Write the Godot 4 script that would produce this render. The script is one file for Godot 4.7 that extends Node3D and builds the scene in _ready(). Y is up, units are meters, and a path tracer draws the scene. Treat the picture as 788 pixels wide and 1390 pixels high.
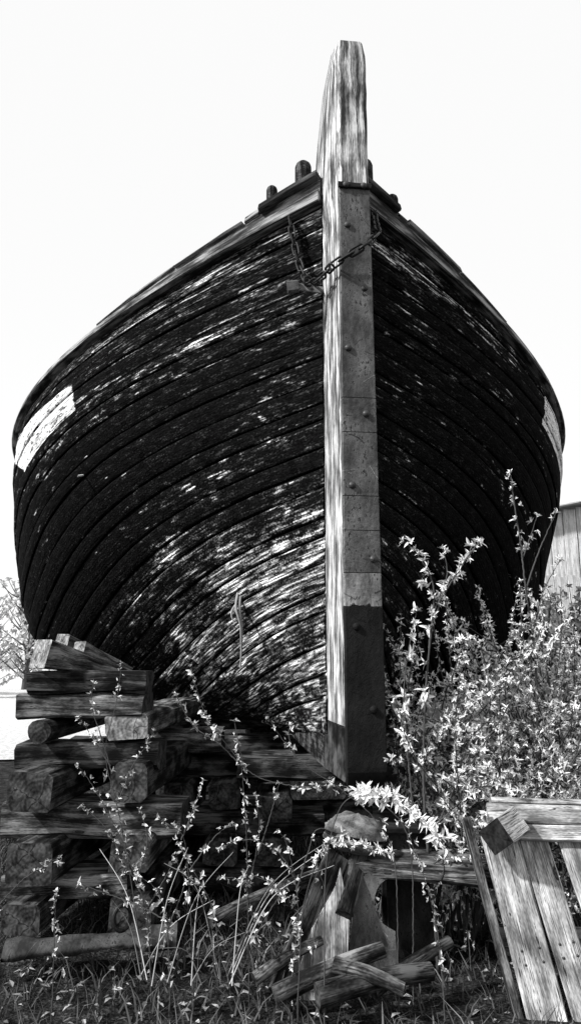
extends Node3D

const EYE := Vector3(0, 1.05, 0)
const PITCH := 0.20749
const FOCAL := 950.0
var rng := RandomNumberGenerator.new()
var M := {}
var names_used := {}

# ------------------------------------------------------------------ helpers
func P(px: float, py: float, d: float) -> Vector3:
	# world point seen at photo position (px, py), d metres in front of the camera along the ground
	var rx := (px - 394.0) / FOCAL
	var ry := (695.0 - py) / FOCAL
	var c := cos(PITCH)
	var s := sin(PITCH)
	var k := d / (c - ry * s)
	return EYE + Vector3(rx * k, (ry * c + s) * k, -d)

func numbered(n: String) -> String:
	if not names_used.has(n):
		names_used[n] = 0
		return n
	names_used[n] += 1
	return "%s_%03d" % [n, names_used[n]]

func tag(o: Node, label: String, category: String, group := "", kind := "") -> Node:
	if label != "": o.set_meta("label", label)
	if category != "": o.set_meta("category", category)
	if group != "": o.set_meta("group", group)
	if kind != "": o.set_meta("kind", kind)
	return o

func thing(called: String, label: String, category: String, at := Vector3.ZERO, group := "") -> Node3D:
	var o := Node3D.new()
	o.name = numbered(called)
	add_child(o)
	o.position = at
	tag(o, label, category, group)
	return o

func part(called: String, mesh: Mesh, m, parent: Node, xf := Transform3D.IDENTITY) -> MeshInstance3D:
	var o := MeshInstance3D.new()
	o.name = called
	o.mesh = mesh
	if m is Array:
		for i in m.size(): o.set_surface_override_material(i, m[i])
	elif m != null:
		o.material_override = m
	o.transform = xf
	parent.add_child(o, true)
	return o

func single(called: String, mesh: Mesh, m, xf: Transform3D, label: String, category: String, group := "", kind := "") -> MeshInstance3D:
	var o := part(numbered(called), mesh, m, self, xf)
	tag(o, label, category, group, kind)
	return o

func begin() -> SurfaceTool:
	var st := SurfaceTool.new()
	st.begin(Mesh.PRIMITIVE_TRIANGLES)
	return st

func finish(st: SurfaceTool, into: ArrayMesh = null, tangents := true) -> ArrayMesh:
	st.generate_normals()
	if tangents: st.generate_tangents()
	return st.commit(into)

func vert(st: SurfaceTool, p: Vector3, uv: Vector2):
	st.set_uv(uv)
	st.add_vertex(p)

func quad(st: SurfaceTool, a: Vector3, b: Vector3, c: Vector3, d: Vector3, ua: Vector2, ub: Vector2, uc: Vector2, ud: Vector2):
	# a b c d counter-clockwise seen from outside; emitted clockwise
	vert(st, a, ua); vert(st, c, uc); vert(st, b, ub)
	vert(st, a, ua); vert(st, d, ud); vert(st, c, uc)

func grid(st: SurfaceTool, pts: Array, uvs: Array, flip := false):
	for i in pts.size() - 1:
		for j in pts[i].size() - 1:
			if flip:
				quad(st, pts[i][j], pts[i][j + 1], pts[i + 1][j + 1], pts[i + 1][j], uvs[i][j], uvs[i][j + 1], uvs[i + 1][j + 1], uvs[i + 1][j])
			else:
				quad(st, pts[i][j], pts[i + 1][j], pts[i + 1][j + 1], pts[i][j + 1], uvs[i][j], uvs[i + 1][j], uvs[i + 1][j + 1], uvs[i][j + 1])

# loft: closed cross-sections (counter-clockwise seen from the +axis end) joined along a path, ends capped
func loft(rings: Array, us: Array, vscale: float, off: Vector2, closed_ends := true, ends: SurfaceTool = null, smooth := -1) -> SurfaceTool:
	var st := begin()
	st.set_smooth_group(smooth)
	var n: int = rings[0].size()
	for i in rings.size() - 1:
		var v := 0.0
		for j in n:
			var k := (j + 1) % n
			var step: float = rings[0][j].distance_to(rings[0][k])
			var u0: float = us[i]
			var u1: float = us[i + 1]
			var w0 := v
			if vscale < 0.6: w0 = fposmod((j / 2) * 0.617 + off.x * 7.0, 1.0) * (vscale - 0.27) + (step if j % 2 else 0.0) * 0.2
			quad(st, rings[i][j], rings[i][k], rings[i + 1][k], rings[i + 1][j],
				Vector2(u0, w0 / vscale) + off, Vector2(u0, (w0 + step) / vscale) + off, Vector2(u1, (w0 + step) / vscale) + off, Vector2(u1, w0 / vscale) + off)
			v += step
	if closed_ends:
		var e := st if ends == null else ends
		e.set_smooth_group(-1)
		for side in 2:
			var r: Array = rings[0] if side == 0 else rings[rings.size() - 1]
			var c := Vector3.ZERO
			for p in r: c += p
			c /= n
			var ax: Vector3 = (r[1] - r[0]).normalized()
			var nn: Vector3 = (r[n / 2] - r[0]).cross(ax).normalized()
			var ay: Vector3 = nn.cross(ax)
			for j in n:
				var a: Vector3 = r[j] - c
				var b: Vector3 = r[(j + 1) % n] - c
				var sh := Vector2(sin(off.x * 61.0), cos(off.x * 47.0)) * 0.16 + Vector2(0.5, 0.5)
				var ua := sh + Vector2(a.dot(ax), a.dot(ay)) / 0.3
				var ub := sh + Vector2(b.dot(ax), b.dot(ay)) / 0.3
				if side == 0:
					vert(e, c, sh); vert(e, c + a, ua); vert(e, c + b, ub)
				else:
					vert(e, c, sh); vert(e, c + b, ub); vert(e, c + a, ua)
	return st

# squared timber: x along its length, y up, z wide; two surfaces (sides, sawn ends)
func timber(length: float, h: float, w: float, sd: int, chamfer := 0.012, rough := 0.004, taper := 1.0) -> ArrayMesh:
	var r := RandomNumberGenerator.new()
	r.seed = sd
	var n := maxi(3, int(length / 0.18))
	var rings := []
	var us := []
	var nz := FastNoiseLite.new()
	nz.seed = sd
	nz.frequency = 2.2
	for i in n + 1:
		var f := float(i) / n
		var hh: float = h * lerpf(1.0, taper, f) / 2
		var hw := w / 2
		var c := minf(chamfer, hh * 0.6)
		var ring := []
		var corners := [Vector2(-hw, -hh), Vector2(hw, -hh), Vector2(hw, hh), Vector2(-hw, hh)]
		for q in 4:
			var p: Vector2 = corners[q]
			var a: Vector2 = corners[(q + 3) % 4]
			var b: Vector2 = corners[(q + 1) % 4]
			var cc := c * (0.7 + 0.6 * absf(nz.get_noise_2d(f * length * 1.5, q * 9.0 + 40.0)) * 2.0)
			for e in [p + (a - p).normalized() * cc, p + (b - p).normalized() * cc]:
				var jz := nz.get_noise_3d(f * length * 2.0, e.x * 30.0, e.y * 30.0) * rough * 2.0
				ring.append(Vector3((f - 0.5) * length + r.randf_range(-1, 1) * rough * (0.5 if i in [0, n] else 0.0), e.y + jz, -e.x + jz * 0.7))
		rings.append(ring)
		us.append(f * length / 2.0)
	var off := Vector2(r.randf() * maxf(0.02, 1.0 - length / 2.0), r.randf() * 0.3)
	var ends := begin()
	var st := loft(rings, us, 0.5, Vector2(off.x, 0.0) + Vector2(0, 0.0001 * r.randf()), true, ends)
	var m := finish(st)
	return finish(ends, m)

func round_log(length: float, rad: float, sd: int, taper := 0.9, bend := 0.0) -> ArrayMesh:
	var r := RandomNumberGenerator.new()
	r.seed = sd
	var n := maxi(4, int(length / 0.12))
	var rings := []
	var us := []
	for i in n + 1:
		var f := float(i) / n
		var ring := []
		for j in 14:
			var a := -TAU * j / 14.0
			var q := rad * lerpf(1, taper, f) * (1.0 + 0.05 * sin(a * 3.0 + sd) + r.randf_range(-0.02, 0.02))
			ring.append(Vector3((f - 0.5) * length, sin(a) * q + bend * sin(f * PI), cos(a) * q))
		rings.append(ring)
		us.append(f * length / 2.0)
	var ends := begin()
	var st := loft(rings, us, 0.9, Vector2(r.randf() * 0.3, r.randf() * 0.3), true, ends, 0)
	var m := finish(st)
	return finish(ends, m)

# tube along points with radii
func tube(st: SurfaceTool, pts: Array, r0: float, r1: float, sides := 6):
	var prev := []
	for i in pts.size():
		var f := float(i) / maxi(1, pts.size() - 1)
		var d: Vector3 = (pts[mini(i + 1, pts.size() - 1)] - pts[maxi(i - 1, 0)]).normalized()
		var s := d.cross(Vector3(0.31, 0.2, 0.93)).normalized()
		var t := s.cross(d)
		var ring := []
		for j in sides:
			var a := TAU * j / sides
			ring.append(pts[i] + (s * cos(a) + t * sin(a)) * lerpf(r0, r1, f))
		if i > 0:
			for j in sides:
				var k := (j + 1) % sides
				quad(st, prev[j], ring[j], ring[k], prev[k], Vector2(j * 0.1, f), Vector2(j * 0.1, f), Vector2(k * 0.1, f), Vector2(k * 0.1, f))
		prev = ring

func lathe(profile: Array, sides := 20) -> ArrayMesh:
	# profile of (radius, height); axis y
	var st := begin()
	st.set_smooth_group(0)
	for i in profile.size() - 1:
		for j in sides:
			var a := TAU * j / sides
			var b := TAU * (j + 1) / sides
			var p: Vector2 = profile[i]
			var q: Vector2 = profile[i + 1]
			quad(st, Vector3(cos(b) * p.x, p.y, sin(b) * p.x), Vector3(cos(a) * p.x, p.y, sin(a) * p.x), Vector3(cos(a) * q.x, q.y, sin(a) * q.x), Vector3(cos(b) * q.x, q.y, sin(b) * q.x),
				Vector2(float(j + 1) / sides, p.y), Vector2(float(j) / sides, p.y), Vector2(float(j) / sides, q.y), Vector2(float(j + 1) / sides, q.y))
	return finish(st)

# flat plate from an outline in x/y, thickness along z
func plate(outline: PackedVector2Array, thick: float, uvs := 1.0) -> ArrayMesh:
	var st := begin()
	st.set_smooth_group(-1)
	var tri := Geometry2D.triangulate_polygon(outline)
	for i in range(0, tri.size(), 3):
		for s in [1, -1]:
			var a: Vector2 = outline[tri[i]]
			var b: Vector2 = outline[tri[i + 1]]
			var c: Vector2 = outline[tri[i + 2]]
			if ((b - a).cross(c - a) > 0) == (s > 0):
				var t := b
				b = c
				c = t
			for q in [a, b, c]: vert(st, Vector3(q.x, q.y, s * thick / 2), Vector2(q.y / 2.0 + 0.35, q.x / 0.5 + 0.45))
	var n := outline.size()
	for i in n:
		var a := outline[i]
		var b := outline[(i + 1) % n]
		var z := thick / 2
		quad(st, Vector3(a.x, a.y, -z), Vector3(b.x, b.y, -z), Vector3(b.x, b.y, z), Vector3(a.x, a.y, z), a / uvs, b / uvs, b / uvs + Vector2(0.01, 0), a / uvs + Vector2(0.01, 0))
	return finish(st)

func axes(dir: Vector3, up: Vector3) -> Basis:
	# x along dir, y near up
	var x := dir.normalized()
	var z := x.cross(up).normalized()
	return Basis(x, z.cross(x), z)

# ------------------------------------------------------------------ textures
func nbytes(sd: int, freq: float, oct: int, w: int, h: int, sx := 1, sy := 1) -> PackedByteArray:
	var n := FastNoiseLite.new()
	n.seed = sd
	n.noise_type = FastNoiseLite.TYPE_SIMPLEX_SMOOTH
	n.frequency = freq
	n.fractal_octaves = oct
	var im := n.get_image(w / sx, h / sy)
	im.convert(Image.FORMAT_L8)
	if sx > 1 or sy > 1: im.resize(w, h, Image.INTERPOLATE_CUBIC)
	return im.get_data()

func tex(data: PackedByteArray, w: int, h: int) -> ImageTexture:
	var im := Image.create_from_data(w, h, false, Image.FORMAT_L8, data)
	im.convert(Image.FORMAT_RGB8)
	return ImageTexture.create_from_image(im)

func ntex(data: PackedByteArray, w: int, h: int, strength: float) -> ImageTexture:
	var im := Image.create_from_data(w, h, false, Image.FORMAT_L8, data)
	im.convert(Image.FORMAT_RGBA8)
	im.bump_map_to_normal_map(strength)
	return ImageTexture.create_from_image(im)

func surface(albedo: Texture2D, normal: Texture2D, rough: float, nscale := 1.0, metal := 0.0) -> StandardMaterial3D:
	var m := StandardMaterial3D.new()
	m.albedo_texture = albedo
	if normal:
		m.normal_enabled = true
		m.normal_texture = normal
		m.normal_scale = nscale
	m.roughness = rough
	m.metallic = metal
	m.metallic_specular = 0.25
	return m

func plain(c: float, rough := 0.8, metal := 0.0) -> StandardMaterial3D:
	var m := StandardMaterial3D.new()
	m.albedo_color = Color(c, c, c)
	m.roughness = rough
	m.metallic = metal
	return m

# weathered sawn wood, grain along x; lo..hi are sRGB greys
func wood(sd: int, lo: float, hi: float, crack: float, rough := 0.85, stain := 0.3, knots := 5) -> StandardMaterial3D:
	var w := 1024
	var h := 512
	var g1 := nbytes(sd, 0.22, 3, w, h, 16)
	var g2 := nbytes(sd + 1, 0.03, 3, w, h, 16)
	var g3 := nbytes(sd + 2, 0.012, 5, w, h)
	var g4 := nbytes(sd + 3, 0.03, 3, w, h, 16)
	var g5 := nbytes(sd + 4, 0.2, 3, w, h, 2)
	var col := PackedByteArray()
	var hgt := PackedByteArray()
	col.resize(w * h)
	hgt.resize(w * h)
	for i in w * h:
		var a := (g1[i] - 128) * 0.0024
		var v := 0.52 + a + (g2[i] - 128) * 0.0036 + (g3[i] - 128) * 0.0085 * stain + (g5[i] - 128) * 0.0019
		var ck := absf(g4[i] - 128.0)
		var cr := 0.0
		var open := g2[i] * 0.5 + g3[i] * 0.5
		if ck < 4.0 and open > 122: cr = (1.0 - ck / 4.0) * crack
		if g1[i] < 70 and open > 100: cr = maxf(cr, (70 - g1[i]) * 0.02 * crack)
		v = clampf(v, 0, 1)
		col[i] = int(clampf((lo + (hi - lo) * v) * (1.0 - 0.8 * minf(cr, 1.0)), 0.01, 1.0) * 255.0)
		hgt[i] = int(clampf(0.6 + a * 0.8 - cr * 0.5, 0, 1) * 255.0)
	var r := RandomNumberGenerator.new()
	r.seed = sd
	for k in knots:
		var cx := r.randi_range(60, w - 60)
		var cy := r.randi_range(30, h - 30)
		var kr := r.randf_range(7.0, 13.0)
		for dy in range(-30, 31):
			for dx in range(-40, 41):
				var x := cx + dx
				var y := cy + dy
				if x < 0 or y < 0 or x >= w or y >= h: continue
				var d := sqrt(dx * dx * 0.9 + dy * dy * 1.6) / kr
				if d > 2.4: continue
				var i := y * w + x
				var ringed := 0.5 + 0.35 * sin(d * 9.0 + g3[i] * 0.03)
				var f := 1.0 if d < 1.0 else clampf(1.0 - (d - 1.0) / 1.4, 0, 1) * 0.45
				col[i] = int(lerpf(col[i], col[i] * (0.30 + 0.35 * ringed) if d < 1.0 else col[i] * (0.6 + 0.4 * ringed), f))
				if d > 0.9 and d < 1.08: hgt[i] = int(hgt[i] * 0.6)
	return surface(tex(col, w, h), ntex(hgt, w, h, 3.0), rough)

func end_grain(sd: int, lo: float, hi: float) -> StandardMaterial3D:
	var w := 256
	var n1 := nbytes(sd, 0.02, 3, w, w)
	var n2 := nbytes(sd + 1, 0.09, 3, w, w)
	var col := PackedByteArray()
	var hgt := PackedByteArray()
	col.resize(w * w)
	hgt.resize(w * w)
	var r := RandomNumberGenerator.new()
	r.seed = sd
	var cracks := []
	for k in 4: cracks.append(r.randf() * TAU)
	for y in w:
		for x in w:
			var i := y * w + x
			var dx := x - 118.0
			var dy := y - 134.0
			var d := sqrt(dx * dx + dy * dy)
			var an := atan2(dy, dx) + (n1[i] - 128) * 0.002
			var v := 0.5 + 0.10 * sin(d * 0.42 + (n1[i] - 128) * 0.013) + (n2[i] - 128) * 0.0018 + (n1[i] - 128) * 0.003
			var cr := 0.0
			for k in cracks:
				var da := absf(wrapf(an - k, -PI, PI)) * d
				if da < 1.3 and d > 4.0 and d < 60.0 + k * 14.0: cr = 0.7
			col[i] = int(clampf((lo + (hi - lo) * clampf(v, 0, 1)) * (1.0 - cr * 0.75), 0.01, 1) * 255)
			hgt[i] = int(clampf(0.5 + 0.2 * v - cr * 0.4, 0, 1) * 255)
	return surface(tex(col, w, w), ntex(hgt, w, w, 1.5), 0.9)

func iron(sd: int, lo: float, hi: float, spots: float, rough: float, bump: float, metal := 0.0, scratches := 70) -> StandardMaterial3D:
	var w := 1024
	var h := 512
	var a := nbytes(sd, 0.009, 4, w, h)
	var b := nbytes(sd + 1, 0.06, 4, w, h)
	var c := nbytes(sd + 2, 0.3, 2, w, h)
	var col := PackedByteArray()
	var hgt := PackedByteArray()
	col.resize(w * h)
	hgt.resize(w * h)
	for i in w * h:
		var v := 0.5 + (a[i] - 128) * 0.0048 + (b[i] - 128) * 0.0022 + (c[i] - 128) * 0.0016
		var s := 0.0
		var q := b[i] * 0.5 + a[i] * 0.2 + c[i] * 0.3
		if q > 168.0: s = minf(1.0, (q - 168.0) * 0.12) * spots
		col[i] = int(clampf((lo + (hi - lo) * clampf(v, 0, 1)) * (1.0 - 0.75 * s), 0.012, 1) * 255)
		hgt[i] = int(clampf(0.6 + (c[i] - 128) * 0.001 + (b[i] - 128) * 0.0012 - s * 0.3, 0, 1) * 255)
	var r := RandomNumberGenerator.new()
	r.seed = sd
	for k in scratches:
		var x := r.randf() * w
		var y := r.randf() * h
		var an := PI / 2 + r.randfn(0.0, 0.5)
		var ln := r.randi_range(12, 70)
		var light := r.randf() < 0.3
		for t in ln:
			an += r.randf_range(-0.06, 0.06)
			x += cos(an)
			y += sin(an)
			for e in (2 if k % 3 == 0 else 1):
				var xi := int(x) + e
				var yi := int(y)
				if xi < 0 or yi < 0 or xi >= w or yi >= h: continue
				var i := yi * w + xi
				col[i] = mini(255, int(col[i] * (1.35 if light else 0.45)))
				hgt[i] = int(hgt[i] * 0.8)
	return surface(tex(col, w, h), ntex(hgt, w, h, bump), rough, 1.0, metal)

# ------------------------------------------------------------------ the hull's form
const LM := 2.4548
const A0 := 0.3464
const ZB := 0.095
const RAIL := 0.944
const STRAKES := 23
const TEXLEN := 4.4
func mixq(w: float, b: float, c: float, m: float) -> float:
	return b * (1 - w) * (1 - w) + 2 * c * w * (1 - w) + m * w * w

# point on the hull: X aft of the rabbet, t from keel (0) to sheer (1); side -1 is the side on the left of the photo
func hull(X: float, t: float, side: float) -> Vector3:
	var xe := X
	if X > LM: xe = LM
	if X > LM + 3.6: xe = maxf(0.0, LM - (X - LM - 3.6))
	var u := xe / LM
	var B := ZB + 1.95 * (1.0 - pow(1.0 - u, 2.2218))
	var H := 2.7948 - 0.5972 * xe + 0.1155 * xe * xe
	var k := 0.1406 * pow(maxf(0.0, 1.0 - xe / 1.6271), 1.02)
	var w := pow(u, 1.1838)
	var a1 := mixq(w, 0.3572, 0.2685, 1.1897)
	var b1 := mixq(w, 0.3592, 0.3038, 0.0)
	var a2 := mixq(w, -0.1079, -0.2318, -0.0459)
	var b2 := mixq(w, 0.3205, 0.0431, 0.4498)
	var g := mixq(w, 0.9461, 0.8963, 1.1904)
	var h := H - k
	var b := B - ZB
	var T := pow(maxf(t, 0.0), g)
	var c0 := (1 - T) * (1 - T) * (1 - T)
	var c1 := 3 * T * (1 - T) * (1 - T)
	var c2 := 3 * T * T * (1 - T)
	var c3 := T * T * T
	var y := c0 * k + c1 * (k + b1 * h) + c2 * (H - b2 * h) + c3 * H
	var z := c0 * ZB + c1 * (ZB + a1 * b) + c2 * (B - a2 * b) + c3 * B
	return Vector3(A0 + X, y, side * z)

func hull_out(X: float, t: float, side: float, out: float) -> Vector3:
	if out == 0.0: return hull(X, t, side)
	var x0 := maxf(X, 0.004)
	var du := hull(x0 + 0.01, t, side) - hull(x0 - 0.003, t, side)
	var dv := hull(x0, t + 0.004, side) - hull(x0, t - 0.004 if t > 0.005 else t, side)
	var n := du.cross(dv).normalized() * side
	if n.z * side < 0: n = -n
	return hull(X, t, side) + n * out

func stations(last := 8.4) -> Array:
	var xs := [0.0, 0.03, 0.07, 0.12, 0.18, 0.25, 0.33, 0.42, 0.52, 0.63, 0.75, 0.87, 1.0, 1.13, 1.27, 1.41, 1.56, 1.71, 1.86, 2.02, 2.18, 2.34, 2.5, 2.7, 3.0, 3.4, 4.0, 4.8, 5.6, 6.3, 6.9, 7.5, 7.9, 8.2, 8.4, 8.5]
	var o := []
	for x in xs:
		if x <= last + 0.001: o.append(x)
	return o

# one strake: a curved board with rounded edges, lying between two seams
func strake(t0: float, t1: float, side: float, out: float, thick: float, sd: int, last := 8.5) -> ArrayMesh:
	var nz := FastNoiseLite.new()
	nz.seed = sd
	nz.frequency = 0.9
	var pts := []
	var uvs := []
	for x in stations(last):
		var w := t1 - t0
		var gw := 0.0017 if t0 < 0.42 else 0.0009
		var ga := gw + 0.0012 * nz.get_noise_2d(x * 5.0, 1.0)
		var gb := gw + 0.0012 * nz.get_noise_2d(x * 5.0, 50.0)
		var lift := out + 0.004 * nz.get_noise_2d(x * 1.7, 90.0)
		var rows := [[t0 + ga, -thick], [t0 + ga, -0.006], [t0 + ga + w * 0.03, -0.0015], [t0 + ga + w * 0.09, 0.0], [t0 + w * 0.5, 0.003], [t1 - gb - w * 0.09, 0.0], [t1 - gb - w * 0.03, -0.0015], [t1 - gb, -0.006], [t1 - gb, -thick]]
		var line := []
		var ul := []
		for q in rows:
			line.append(hull_out(x, q[0], side, q[1] + lift))
			ul.append(Vector2(x / TEXLEN, 1.0 - q[0] / 1.01))
		pts.append(line)
		uvs.append(ul)
	var st := begin()
	st.set_smooth_group(0)
	grid(st, pts, uvs, side > 0)
	# closed fore end
	var l0: Array = pts[0]
	for j in l0.size() - 2:
		vert(st, l0[0], uvs[0][0]); vert(st, l0[j + 1], uvs[0][j + 1]); vert(st, l0[j + 2], uvs[0][j + 2])
	return finish(st)

# proud moulding along the hull: cross-section rows of (t, out)
func moulding(rows: Array, side: float, x0: float, x1: float, sd: int, ragged := 0.0) -> ArrayMesh:
	var nz := FastNoiseLite.new()
	nz.seed = sd
	nz.frequency = 3.0
	var xs := []
	var n := maxi(4, int((x1 - x0) / 0.09))
	for i in n + 1: xs.append(lerpf(x0, x1, float(i) / n))
	var pts := []
	var uvs := []
	for x in xs:
		var line := []
		var ul := []
		for j in rows.size() + 1:
			var q: Array = rows[j % rows.size()]
			line.append(hull_out(x, q[0] + ragged * nz.get_noise_2d(x, j % rows.size() * 3.0), side, q[1]))
			ul.append(Vector2(x / 2.0 + sd * 0.13, j * 0.11 + sd * 0.31))
		pts.append(line)
		uvs.append(ul)
	var st := begin()
	st.set_smooth_group(-1)
	grid(st, pts, uvs, side > 0)
	for e in [0, pts.size() - 1]:
		var l: Array = pts[e]
		for j in rows.size() - 2:
			var a: Vector3 = l[0]
			if (e == 0) == (side < 0):
				vert(st, a, uvs[e][0]); vert(st, l[j + 2], uvs[e][j + 2]); vert(st, l[j + 1], uvs[e][j + 1])
			else:
				vert(st, a, uvs[e][0]); vert(st, l[j + 1], uvs[e][j + 1]); vert(st, l[j + 2], uvs[e][j + 2])
	return finish(st)

# tarred planking with peeled paint; dens is how far the paint has come off, by rows of t and columns of X
func hull_paint(sd: int, dens: Array, bare: Array, mark: PackedVector2Array) -> StandardMaterial3D:
	var W := 1536
	var H := 1024
	var n1 := nbytes(sd, 0.034, 4, W, H, 4)
	var n2 := nbytes(sd + 1, 0.075, 3, W, H, 2)
	var n3 := nbytes(sd + 2, 0.006, 3, W, H, 2)
	var n4 := nbytes(sd + 3, 0.17, 3, W, H, 12)
	var n5 := nbytes(sd + 4, 0.22, 2, W, H)
	var ts := [0.0, 0.1, 0.2, 0.3, 0.37, 0.43, 0.55, 0.68, 0.8, 0.88, 0.93, 1.01]
	var xs := [0.0, 0.3, 0.6, 0.9, 1.3, 1.8, 2.4, 4.4]
	var r := RandomNumberGenerator.new()
	r.seed = sd
	var soff := []
	var sjit := []
	for k in STRAKES + 3:
		soff.append(r.randi_range(0, W - 1))
		sjit.append(r.randf_range(-0.045, 0.045))
	var col := PackedByteArray()
	var hgt := PackedByteArray()
	col.resize(W * H)
	hgt.resize(W * H)
	var xi := PackedFloat32Array()
	for x in W:
		var X := (x + 0.5) / W * TEXLEN
		var j := 0
		while j < xs.size() - 2 and X > xs[j + 1]: j += 1
		xi.append(j + clampf((X - xs[j]) / (xs[j + 1] - xs[j]), 0, 1))
	var inside_rows := {}
	for y in H:
		var t := (1.0 - (y + 0.5) / H) * 1.01
		var k := int(t / RAIL * STRAKES)
		var fr := t / RAIL * STRAKES - k
		k = mini(k, STRAKES + 2)
		var ti := 0
		while ti < ts.size() - 2 and t > ts[ti + 1]: ti += 1
		var tf := clampf((t - ts[ti]) / (ts[ti + 1] - ts[ti]), 0, 1)
		var drow := PackedFloat32Array()
		var brow := PackedFloat32Array()
		for c in xs.size():
			drow.append(lerpf(dens[ti][c], dens[ti + 1][c], tf))
			brow.append(lerpf(bare[ti], bare[ti + 1], tf))
		var bb := brow[0]
		var edge := 0.03 if fr > 0.85 or fr < 0.12 else 0.0
		var so: int = soff[k]
		var low := clampf((0.46 - t) * 12.0, 0.0, 1.0)
		var wa := lerpf(0.38, 0.48, low)
		var wb := lerpf(0.44, 0.24, low)
		var wc := lerpf(0.18, 0.28, low)
		var stone: float = sjit[(k * 7 + 3) % sjit.size()] * 1.6
		var sj: float = sjit[k]
		var cut := []
		for q in mark.size():
			var A := mark[q]
			var C := mark[(q + 1) % mark.size()]
			if (A.y > t) != (C.y > t): cut.append(A.x + (t - A.y) / (C.y - A.y) * (C.x - A.x))
		for x in W:
			var i := y * W + x
			var i2 := y * W + (x + so) % W
			var f := xi[x]
			var j := int(f)
			if j > 6: j = 6
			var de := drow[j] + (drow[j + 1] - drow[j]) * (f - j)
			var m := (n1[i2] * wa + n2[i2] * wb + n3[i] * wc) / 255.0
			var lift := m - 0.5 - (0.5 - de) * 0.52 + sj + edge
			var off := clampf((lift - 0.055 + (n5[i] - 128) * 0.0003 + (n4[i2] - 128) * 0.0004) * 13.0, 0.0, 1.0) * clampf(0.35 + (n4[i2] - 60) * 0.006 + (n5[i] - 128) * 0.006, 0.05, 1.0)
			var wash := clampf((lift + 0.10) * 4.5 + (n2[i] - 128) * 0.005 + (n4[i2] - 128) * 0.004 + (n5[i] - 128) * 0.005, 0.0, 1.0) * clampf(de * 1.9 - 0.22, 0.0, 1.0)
			var gr := (n4[i2] - 128) * 0.0035
			var sp := (n5[i] - 128) * 0.0022
			var paint := 0.05 + sp * 0.2 + (n2[i] - 128) * 0.0003
			if n5[i] > 200 and n2[i2] > 132: paint += 0.12
			var grey := maxf(0.05, bb * 0.66 + stone + gr * 0.7 + (n3[i2] - 128) * 0.0016 + (n2[i2] - 128) * 0.0012 + sp * 0.7)
			var tone := bb * 0.98 + stone + gr * 0.9 + (n1[i2] - 128) * 0.003 + (n3[i2] - 128) * 0.002 + sp * 0.8
			if n4[i2] < 62:
				tone *= 0.45
				grey *= 0.6
			var v := paint + (grey - paint) * wash
			v += (maxf(tone, 0.06) - v) * off
			if cut.size() == 2:
				var X := x * TEXLEN / W
				var e := (n5[i] - 128) * 0.00006
				if X > minf(cut[0], cut[1]) + e and X < maxf(cut[0], cut[1]) + e:
					var wear := n1[i2] * 0.4 + n4[i] * 0.45 + n2[i] * 0.15
					if n2[i] > 186: v = 0.34 + sp
					elif wear > 74.0: v = 0.92 - (0.3 if wear > 158.0 else 0.0) - (0.28 if absf(n4[i2] - 150.0) < 9.0 else 0.0) + sp * 0.5
			col[i] = int(clampf(v, 0.02, 1.0) * 255.0)
			hgt[i] = int(clampf(0.62 - off * 0.25 + gr * (0.25 + off) + sp * 0.3, 0, 1) * 255.0)
	# plugs over the fastenings: two to each strake at every frame
	for fx in 13:
		for k in STRAKES:
			for q in [0.27, 0.72]:
				if r.randf() < 0.35: continue
				var cx := int((0.13 + fx * 0.33 + r.randf_range(-0.02, 0.02)) / TEXLEN * W)
				var cy := int((1.0 - (k + q + r.randf_range(-0.06, 0.06)) / STRAKES * RAIL / 1.01) * H)
				var dark := r.randf() < 0.6
				for dy in range(-5, 6):
					for dx in range(-5, 6):
						var d := sqrt(dx * dx + dy * dy)
						var x := cx + dx
						var y := cy + dy
						if d > 5.0 or x < 0 or x >= W or y < 0 or y >= H: continue
						var i := y * W + x
						if d > 3.6: col[i] = int(col[i] * 0.4)
						elif dark: col[i] = int(col[i] * 0.65)
						hgt[i] = int(hgt[i] * (0.55 if d > 3.6 else 0.85))
	var hm := surface(tex(col, W, H), ntex(hgt, W, H, 4.0), 0.95)
	hm.metallic_specular = 0.12
	return hm

# ------------------------------------------------------------------ plants
func leaf(st: SurfaceTool, p: Vector3, dir: Vector3, up: Vector3, ln: float, wd: float, tone: float, curl := 0.1):
	var s := dir.cross(up).normalized()
	if s.length() < 0.5: s = Vector3.RIGHT
	var n := s.cross(dir).normalized()
	var m := p + dir * ln * 0.32 + n * ln * 0.03
	var k := p + dir * ln * 0.68 - n * ln * curl * 0.35
	var t := p + dir * ln * (1.0 - curl * 0.25) - n * ln * curl
	var w := s * wd * 0.5
	var f := n * wd * 0.28
	st.set_color(Color(tone, tone, tone))
	for q in [p, m, m + w + f, p, m - w + f, m, m, k, m + w + f, m + w + f, k, k + w * 0.75 + f * 0.7, m, m - w + f, k, k, m - w + f, k - w * 0.75 + f * 0.7, k, t, k + w * 0.75 + f * 0.7, k, k - w * 0.75 + f * 0.7, t]: st.add_vertex(q)

func smooth_path(ctrl: Array, step := 0.035) -> Array:
	var c := Curve3D.new()
	for i in ctrl.size():
		var d: Vector3 = (ctrl[mini(i + 1, ctrl.size() - 1)] - ctrl[maxi(i - 1, 0)]) / 6.0
		c.add_point(ctrl[i], -d, d)
	c.bake_interval = step
	return Array(c.get_baked_points())

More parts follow.
